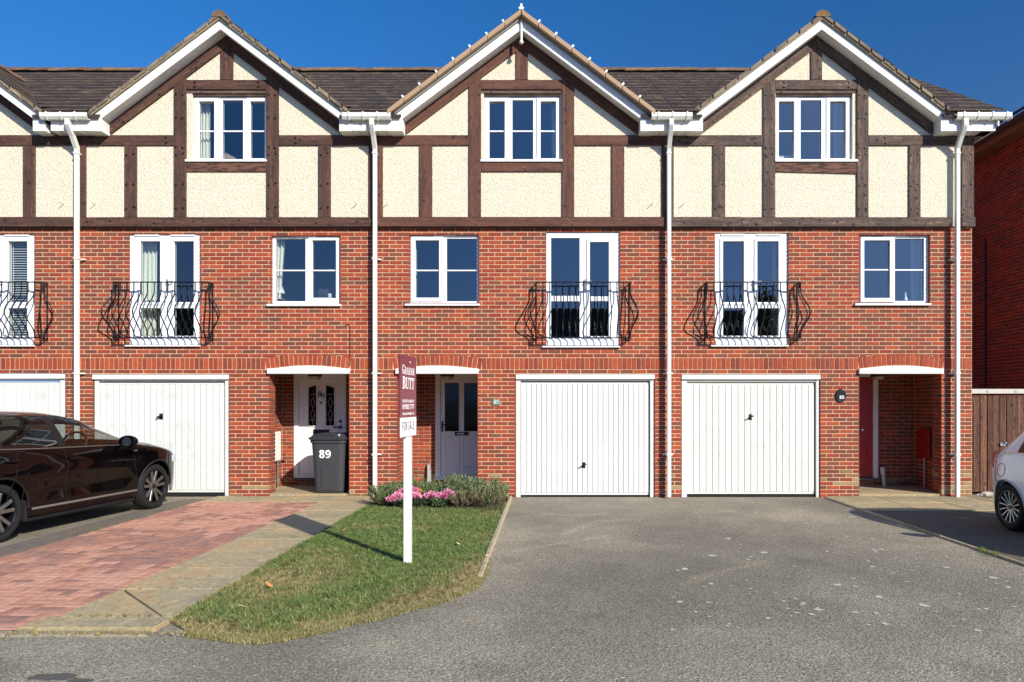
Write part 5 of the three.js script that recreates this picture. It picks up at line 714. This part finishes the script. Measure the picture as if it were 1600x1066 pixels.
{
  const t = thing('black_car', 'black hatchback parked nose in at the left garage', 'car', [-6.72, .012, 2.56]); org.set(t, [0, 0, 0]); t.rotation.y = 83.6 * Math.PI / 180;
  buildCar(t, {
    nose: 2.15, tail: -2.06, axles: [1.32, -1.30], arch: .385, wheelR: .335, rimR: .248, lip: .013, lipMat: std('#101010', .6), edge: .86,
    top: [[-2.06, .80], [-2.0, 1.03], [-1.86, 1.22], [-1.6, 1.36], [-1.2, 1.43], [-.7, 1.46], [-.2, 1.45], [.12, 1.40], [.5, 1.22], [.98, 1.03], [1.4, .975], [1.75, .885], [1.98, .77], [2.09, .67], [2.15, .54]], belt: [[-2.06, .74], [-1.98, .96], [-1.8, 1.06], [-1.3, 1.035], [-.5, 1.005], [.4, .985], [1.0, .955], [1.4, .905], [1.75, .80], [1.98, .67], [2.09, .57], [2.15, .46]],
    width: [[-2.06, .60], [-2.0, .72], [-1.8, .82], [-1.4, .88], [-.6, .885], [.6, .88], [1.3, .885], [1.7, .84], [1.95, .73], [2.08, .58], [2.15, .44]], roofWidth: [[-2.06, .45], [-1.8, .52], [-1.2, .56], [0, .58], [.12, .58], [1.0, .70], [1.5, .66], [1.9, .56], [2.15, .36]], sill: [[-2.06, .38], [-1.98, .27], [-1, .235], [1, .235], [1.95, .22], [2.1, .27], [2.15, .36]], section,
    crease: (s, y) => .012 * Math.exp(-(((y - (.80 + .05 * Math.sin(s))) / .05) ** 2)) - .022 * Math.exp(-(((y - .52) / .12) ** 2)) * sstep(-1.0, -.6, s) * (1 - sstep(.6, .95, s)) + .02 * Math.exp(-(((y - .72) / .16) ** 2)) * (Math.exp(-(((s + 1.3) / .38) ** 2)) + Math.exp(-(((s - 1.32) / .4) ** 2))),
    sideGlass: [[-1.62, -1.22], [-1.18, -.42], [-.30, .66]], tinted: [0, 1], pillars: [[-.42, -.30], [-1.22, -1.18]], screens: [[.14, .93], [-1.98, -1.66]], paint: new THREE.MeshPhysicalMaterial({ color: '#050304', roughness: .22, specularIntensity: .12, clearcoat: .55, clearcoatRoughness: .02 }), glass: carGlass, pillarMat: black, spokes: 5, twin: true, spokeW: .044, spokeMat: std('#8e8d8b', .3, { metalness: .85 }), rimMat: std('#17171a', .4, { metalness: .5 }), trim: [-1.7, .82], trimMat: std('#9a9890', .28, { metalness: .85 }),
    shut: [[-.36, .26, -.36, 1.0], [.93, .30, .80, .97], [-1.22, .45, -1.02, 1.02], [-1.02, .26, -1.0, .6]], handles: [[-.22, .86], [-1.12, .9]], mirror: [.62, 1.03], sillTrim: std('#b0afa8', .35, { metalness: .8 }), flap: null, seats: [-.28, -1.1], dash: [.52, .86],
    lamps: [['headlight', 1.72, 1.98, .66, .76, std('#cfd3d6', .15)], ['tail_light', -1.99, -1.82, .86, .98, std('#7a0c10', .2)]],
    extra(t, { W, prof }) { part(t, 'badge', cbox(.84, .92, .88, .9, W(.88) * prof(.89) + .006, W(.88) * prof(.89) + .012, .002), chrome); const o = []; for (let k = 0; k < 30; k++) { const a = k / 30 * 6.2832, s = -.86 + .075 * Math.cos(a) + .03 * Math.cos(2 * a), y = .80 + .035 * Math.sin(a); o.push([s, y, W(s) * prof(y) + .015]); } },
  });
}
{
  const t = thing('white_car', 'small pale grey hatchback backed in at the right edge', 'car', [6.44, .008, 4.25]); org.set(t, [0, 0, 0]); t.rotation.y = -Math.PI / 2;
  buildCar(t, {
    nose: 1.79, tail: -1.73, axles: [1.15, -1.15], arch: .335, wheelR: .29, rimR: .205, lip: .012, lipMat: std('#c6c8c8', .35), edge: .84,
    top: [[-1.73, .68], [-1.68, .85], [-1.58, .98], [-1.38, 1.16], [-1.1, 1.34], [-.6, 1.475], [-.1, 1.47], [.2, 1.40], [.5, 1.22], [.85, 1.02], [1.2, .93], [1.5, .84], [1.7, .70], [1.79, .52]], belt: [[-1.73, .58], [-1.66, .73], [-1.5, .85], [-1.2, .94], [-.6, .965], [.3, .955], [.85, .92], [1.2, .86], [1.5, .75], [1.7, .6], [1.79, .44]],
    width: [[-1.73, .54], [-1.66, .63], [-1.5, .72], [-1.2, .79], [-.6, .805], [.5, .80], [1.1, .785], [1.5, .68], [1.7, .52], [1.79, .36]], roofWidth: [[-1.73, .42], [-1.4, .50], [-1.0, .53], [-.2, .54], [.2, .53], [.85, .62], [1.2, .56], [1.6, .44], [1.79, .28]], sill: [[-1.73, .33], [-1.69, .25], [-.8, .22], [.8, .22], [1.6, .22], [1.79, .32]], section,
    crease: (s, y) => .022 * Math.exp(-(((y - .64) / .13) ** 2)) * (Math.exp(-(((s + 1.15) / .32) ** 2)) + Math.exp(-(((s - 1.15) / .32) ** 2))) + .008 * Math.exp(-(((y - .84) / .03) ** 2)),
    sideGlass: [[-1.0, -.62], [-.52, .52]], pillars: [], screens: [[.24, .82], [-1.5, -1.14]], paint: new THREE.MeshPhysicalMaterial({ color: '#f0f1f0', roughness: .35, clearcoat: 1, clearcoatRoughness: .04 }), glass: carGlass, spokes: 14, twin: false, spokeW: .016, spokeMat: std('#c9c8c4', .3, { metalness: .8 }), rimMat: std('#5d5c5a', .4, { metalness: .6 }), hubMat: std('#26262a', .4), trim: [-1.25, .7], trimMat: chrome,
    shut: [[-.57, .25, -.57, .97], [.72, .28, .62, .94], [-1.35, .42, -1.42, .9]], handles: [[-.38, .82]], handleMat: chrome, mirror: [.48, 1.02], flap: [-1.24, .735, .085], seats: [-.1, -.78], dash: [.5, .78], lamps: [['headlight', 1.38, 1.58, .6, .74, std('#dfe3e6', .12)], ['tail_light', -1.60, -1.48, .74, .95, std('#b0141a', .2, { })]],
  });
}
// ------------------------------------------------------------------ house and gate on the right
{
  const X = 9.0, N = thing('brick_house', 'dark red brick neighbour house at the right edge, side wall in shade', 'house', [X + 3, 0, -4]);
  part(N, 'mortar_wall', merge([cbox(X + .006, X + .2, -.05, 6.62, -9, -.3, 0), cbox(X + .2, X + 6, -.05, 6.62, -.5, -.306, 0)]), std('#b89682', .95)); part(N, 'brickwork', merge(brickMerged(courses({ u0: -9, u1: -.3, v0: 0, v1: 6.6, rows: 97, seed: 661, mix: .0, base: false, openings: [[-2.66, -2.615, 2.2, 4.9]] }), 'left', X, .05)), brickVC).userData.kind = 'stuff'; part(N, 'front_brickwork', merge(brickMerged(courses({ u0: X, u1: X + 6, v0: 0, v1: 6.6, rows: 97, seed: 662, base: false }), 'front', -.3, .05)), brickVC).userData.kind = 'stuff'; part(N, 'drain_groove', cbox(X - .02, X + .03, 1.9, 4.9, -2.66, -2.62, .003), black);
  const fm = std('#8a6a4e', .7); part(N, 'eaves_soffit', cbox(X - .32, X + .01, 6.6, 6.63, -9, .0, .003), fm); part(N, 'eaves_fascia', cbox(X - .345, X - .321, 6.58, 6.8, -9, .0, .004), fm); part(N, 'gutter', prism([[X - .46, 6.78], [X - .45, 6.71], [X - .41, 6.685], [X - .37, 6.7], [X - .35, 6.78], [X - .36, 6.78], [X - .375, 6.715], [X - .41, 6.70], [X - .44, 6.72], [X - .45, 6.78]], -9, .05), std('#4a443e', .5));
  const sl = new THREE.Vector3(.85, .527, 0), nn = new THREE.Vector3(-.527, .85, 0); tileSlope(N, 'tile_course', new THREE.Vector3(X - .42, 6.82, -9), new THREE.Vector3(0, 0, 1), sl, nn, 9.1, 9, .325, 771, null, .1); part(N, 'roof_deck', prism([[X - .4, 6.8], [X + 2.4, 8.53], [X + 5.2, 6.8]], -9, .0), std('#55483f', .95));
}
{
  const zf = -.35, t = thing('wooden_gate', 'weathered brown boarded gate and fence beside the end house', 'gate', [8.1, 0, zf]), r = rng(88), m = ['#9a6a50', '#8a5e48', '#a67558', '#92664c'].map((c) => std(c, .88, { map: woodB, bumpMap: woodBump, bumpScale: .008 })); let x = 7.14, k = 0; const y1 = wy(617.5, zf);
  while (x < 8.96) { const w = .085 + r() * .035; part(t, 'board', cbox(x, x + w - .006, .04 + r() * .02, y1 - r() * .015, zf - .022, zf + (k % 4 === 3 ? .006 : -.002) + r() * .006, .004, 'y', [r() * 5, r() * 5]), m[Math.floor(r() * 4)]); x += w + (k === 3 ? .016 : 0); k++; }
  part(t, 'capping_rail', cbox(7.13, 8.98, wy(615.5, zf), wy(608, zf), zf - .05, zf + .04, .006), std('#cfc8bc', .7, { map: dirtyPaintMap })); for (const px of [1541, 1585]) part(t, 'bracket', cbox(wx(px, zf) - .02, wx(px, zf) + .02, wy(613.5, zf), wy(609.5, zf), zf + .04, zf + .046, .002), steel); for (const y of [.3, 1.45]) part(t, 'rail', cbox(7.14, 8.97, y, y + .09, zf - .07, zf - .024, .004, 'x'), m[0]);
  part(t, 'latch', merge([cbox(wx(1562, zf), wx(1570, zf), wy(697, zf), wy(692, zf), zf + .014, zf + .026, .003), rod([wx(1568, zf), wy(692, zf), zf + .02], [wx(1569, zf), wy(692, zf), zf + .06], .018)]), steel);
  for (const [px, py, s, lab] of [[1540, 771, .07, 'broken pale concrete lump at the gate foot'], [1531, 773, .045, 'small grey stone left of the concrete lump'], [1547, 777, .05, 'flat stone right of the concrete lump']]) { const g = new THREE.IcosahedronGeometry(s, 1), p = g.attributes.position, q = rng(px); const h = new Map(); for (let i = 0; i < p.count; i++) { const key = [p.getX(i), p.getY(i), p.getZ(i)].map((v) => v.toFixed(4)).join(); if (!h.has(key)) h.set(key, .75 + .5 * q()); const f = h.get(key); p.setXYZ(i, p.getX(i) * f * 1.6, p.getY(i) * f * .7, p.getZ(i) * f); } g.computeVertexNormals(); g.translate(wx(px), .03 + s * .35, .05); solo('rubble_stone', g, std('#b3aa9c', .95), lab, 'stone', 'stones at the gate foot'); }
}
// ------------------------------------------------------------------ things seen through the windows
function curtain(x0, x1, y0, y1, z, folds, col, label, flare = 0, tr = .15) {
  const nx = folds * 10, ny = 12, g = new THREE.PlaneGeometry(1, 1, nx, ny), p = g.attributes.position, r = rng(Math.round(x0 * 10)); const ph = r() * 6, w = wx(x1, z) - wx(x0, z);
  for (let i = 0; i < p.count; i++) { const u = p.getX(i) + .5, v = p.getY(i) + .5, X = wx(x0, z) + w * u * (1 + flare * (v - .5)), Y = lerp(wy(y1, z), wy(y0, z), v); p.setXYZ(i, X, Y, z + .022 * Math.sin(u * folds * 6.283 + ph + .4 * Math.sin(v * 3)) + .006 * Math.sin(u * folds * 14 + v * 4)); } g.computeVertexNormals();
  solo('curtain', g, new THREE.MeshPhysicalMaterial({ color: col, roughness: .95, transmission: tr, thickness: 0, side: THREE.DoubleSide }), label, 'curtain', 'curtains behind the windows');
}
curtain(309, 329, 152, 254, -.2, 4, '#f0ecdc', 'cream curtain in the upper window of number 89'); curtain(214, 246, 370, 532, -.22, 5, '#eef0e2', 'pale green curtain behind the left glass door of number 89'); curtain(428, 443, 368, 474, -.2, 3, '#f2eee0', 'cream curtain at the left of the small window of number 89', .5); curtain(644, 651, 368, 474, -.2, 2, '#d9d8cf', 'narrow white curtain edge in the small window of number 87');
curtain(862, 870, 153, 254, -.2, 2, '#c9d2d0', 'thin white curtain edge in the upper window of number 87'); curtain(1302, 1330, 152, 254, -.24, 4, '#aebfc6', 'sheer blue white curtain in the upper window of number 85', .3, .5); curtain(1207, 1222, 368, 535, -.22, 3, '#c2ccc9', 'sheer curtain behind the right glass door of number 85', 0, .5); curtain(1424, 1452, 368, 474, -.22, 4, '#b9c6ca', 'sheer curtain in the small window of number 85', .3, .5);
{ const t = thing('venetian_blind', 'white slatted blind behind the glass door at the left photo edge', 'blind', [wx(28, -.14), wy(526, -.14), -.14]); const n = 40; for (let k = 0; k < n; k++) { const y = wy(lerp(376, 527, (k + .5) / n), -.14); part(t, 'slat', cbox(-.24, .24, -.0012, .0012, -.012, .012, .0005).rotateX(.62).translate(wx(29, -.14), y, -.14), upvcOld); } part(t, 'cord', rod([wx(22, -.14), wy(376, -.14), -.12], [wx(22, -.14), wy(527, -.14), -.12], .004, 5), upvc); part(t, 'head_box', cbox(wx(9, -.14), wx(49, -.14), wy(376, -.14), wy(372, -.14), -.17, -.11, .004), upvc); }
{ const z = -.26, x = wx(437, z), y = wy(468, z), t = thing('table_lamp', 'white shaded table lamp in the small window of number 89', 'lamp', [x, y, z]); part(t, 'shade', new THREE.CylinderGeometry(.045, .085, .12, 24, 1, true).translate(x, y + .16, z), std('#e9e9e4', .8)); part(t, 'base', new THREE.LatheGeometry([[0, 0], [.05, 0], [.05, .015], [.015, .03], [.02, .07], [.01, .1], [0, .1]].map((q) => new THREE.Vector2(...q)), 20).translate(x, y, z), std('#cfc9bd', .4)); part(t, 'stand', cbox(x - .12, x + .12, y - .9, y - .001, z - .1, z + .1, .01), std('#4d3a2c', .6)); }
{ const z = -.3, x = wx(505, z), y = wy(467, z), g = new THREE.SphereGeometry(1, 16, 12), p = g.attributes.position; for (let i = 0; i < p.count; i++) { const f = 1 + .22 * Math.sin(p.getX(i) * 7 + 1) * Math.sin(p.getY(i) * 6); p.setXYZ(i, p.getX(i) * f * .13, p.getY(i) * f * .085, p.getZ(i) * .08); } g.computeVertexNormals(); g.translate(x, y + .085, z); solo('dark_cushion', g, std('#2e2924', .95), 'dark bundle on the sill of the small window of number 89', 'cushion'); solo('white_mug', new THREE.LatheGeometry([[0, 0], [.03, 0], [.034, .07], [.031, .07], [.028, .006], [0, .006]].map((q) => new THREE.Vector2(...q)), 20).translate(wx(518, z), y, z + .1), std('#e6e6e2', .3), 'white mug beside the dark bundle on the sill', 'mug'); solo('window_shelf', cbox(wx(482, z), wx(530, z), y - .04, y - .001, z - .12, z + .16, .005), std('#cfcac0', .6), 'inner window shelf under the dark bundle', 'shelf'); }
{ const z = -.16, g = cbox(-.12, .12, 0, .075, -.002, .002, .0005); g.rotateX(-.2); g.rotateZ(.06); g.translate(wx(1226, z), wy(250, z), z); solo('paper_card', g, std('#d8d4cb', .8), 'white card standing in the upper window of number 85', 'card'); const b = cbox(-.1, .1, 0, .17, -.03, .03, .004); b.rotateZ(-.5); b.translate(wx(352, z), wy(256, z), z - .05); solo('cardboard_box', b, std('#a48d76', .85), 'tilted brown box in the upper window of number 89', 'box'); const v = new THREE.LatheGeometry([[0, 0], [.03, 0], [.035, .03], [.012, .09], [.01, .14], [0, .16]].map((q) => new THREE.Vector2(...q)), 18); v.translate(wx(1415, -.2), wy(471, -.2), -.2); solo('white_ornament', v, std('#e8ebea', .4), 'small white pointed ornament in the window of number 85', 'ornament'); }
// ------------------------------------------------------------------ the far side of the road, mirrored in the panes and the cars
function roadTree(x, z, h, rad, seed, label) {
  const t = thing('broadleaf_tree', label, 'tree', [x, 0, z], 'trees across the road'), r = rng(seed), limbs = [rod([x, -.05, z], [x, h * .5, z], .2, 10, .13)], tips = []; for (let k = 0; k < 9; k++) { const a = k * 2.4, y = h * (.35 + .05 * k), e = [x + Math.cos(a) * rad * .6, y + h * .22, z + Math.sin(a) * rad * .6]; limbs.push(rod([x, y * .9, z], e, .07, 7, .03)); tips.push(e); } limbs.push(rod([x, h * .48, z], [x, h * .85, z], .13, 8, .04)); part(t, 'trunk', merge(limbs), std('#5b4a3a', .95));
  const cl = []; for (let k = 0; k < 34; k++) { const a = r() * 6.283, u = r() * 2 - 1, s = Math.sqrt(1 - u * u), q = .55 + .45 * r(); cl.push([x + Math.cos(a) * s * rad * q, h * .66 + u * h * .3 * q, z + Math.sin(a) * s * rad * q, rad * (.22 + .16 * r())]); }
  part(t, 'crown', leafCloud(seed, 5200, (q) => { const c = cl[Math.floor(q() * cl.length)], a = q() * 6.283, u = q() * 2 - 1, s = Math.sqrt(1 - u * u), k = c[3] * Math.cbrt(q()); return { p: [c[0] + Math.cos(a) * s * k, c[1] + u * k, c[2] + Math.sin(a) * s * k], d: [q() - .5, q() - .6, q() - .5], c: q() }; }, ['#4c6130', '#3c5027', '#5f7438', '#34461f'].map((c) => new THREE.Color(c)), .24, .08), leafMat).userData.kind = 'stuff';
}
roadTree(-9, 27, 7.6, 2.6, 801, 'bushy tree across the road, behind the viewer on the left'); roadTree(-1.5, 29, 6.4, 2.2, 802, 'low tree across the road straight behind the viewer'); roadTree(6.5, 26, 6.8, 2.4, 803, 'tree across the road, behind the viewer on the right'); roadTree(14, 30, 8.2, 2.8, 804, 'tall tree across the road at the far right');
[[-25, 34, '#8c4f3c', 'brick house across the road at the far left'], [-12, 36, '#9a5a44', 'brick house across the road on the left'], [2.4, 35, '#864a3a', 'brick house across the road straight behind the viewer'], [14.5, 36, '#935540', 'brick house across the road on the right']].forEach(([x, z, c, label]) => {
  const t = thing('detached_house', label, 'house', [x, 0, z], 'houses across the road'), w = 4.2; part(t, 'wall', cbox(x - w, x + w, -.05, 5, z - 3, z + 3, .01), std(c, .9, { map: brickMap })); part(t, 'roof', prismX([[z - 3.4, 4.9], [z + 3.4, 4.9], [z, 7.9]], x - w - .3, x + w + .3), std('#5a4a42', .9, { map: tileMap }));
  for (const [dx, y, hh] of [[-2.6, 3.3, 1.1], [0, 3.3, 1.1], [2.6, 3.3, 1.1], [-2.6, .9, 1.3], [2.6, .9, 1.3]]) { const q = part(t, 'window', ring([x + dx - .75, x + dx + .75, y, y + hh], [x + dx - .66, x + dx + .66, y + .09, y + hh - .09], z - 3.06, z - 2.98, .005), upvc); part(q, 'pane', cbox(x + dx - .66, x + dx + .66, y + .09, y + hh - .09, z - 3.03, z - 3.01, 0), std('#1a2026', .1)); } part(t, 'door', cbox(x - .5, x + .5, 0, 2.1, z - 3.04, z - 2.98, .01), std('#3a4a3c', .5));
});
renderer.render(scene, camera);
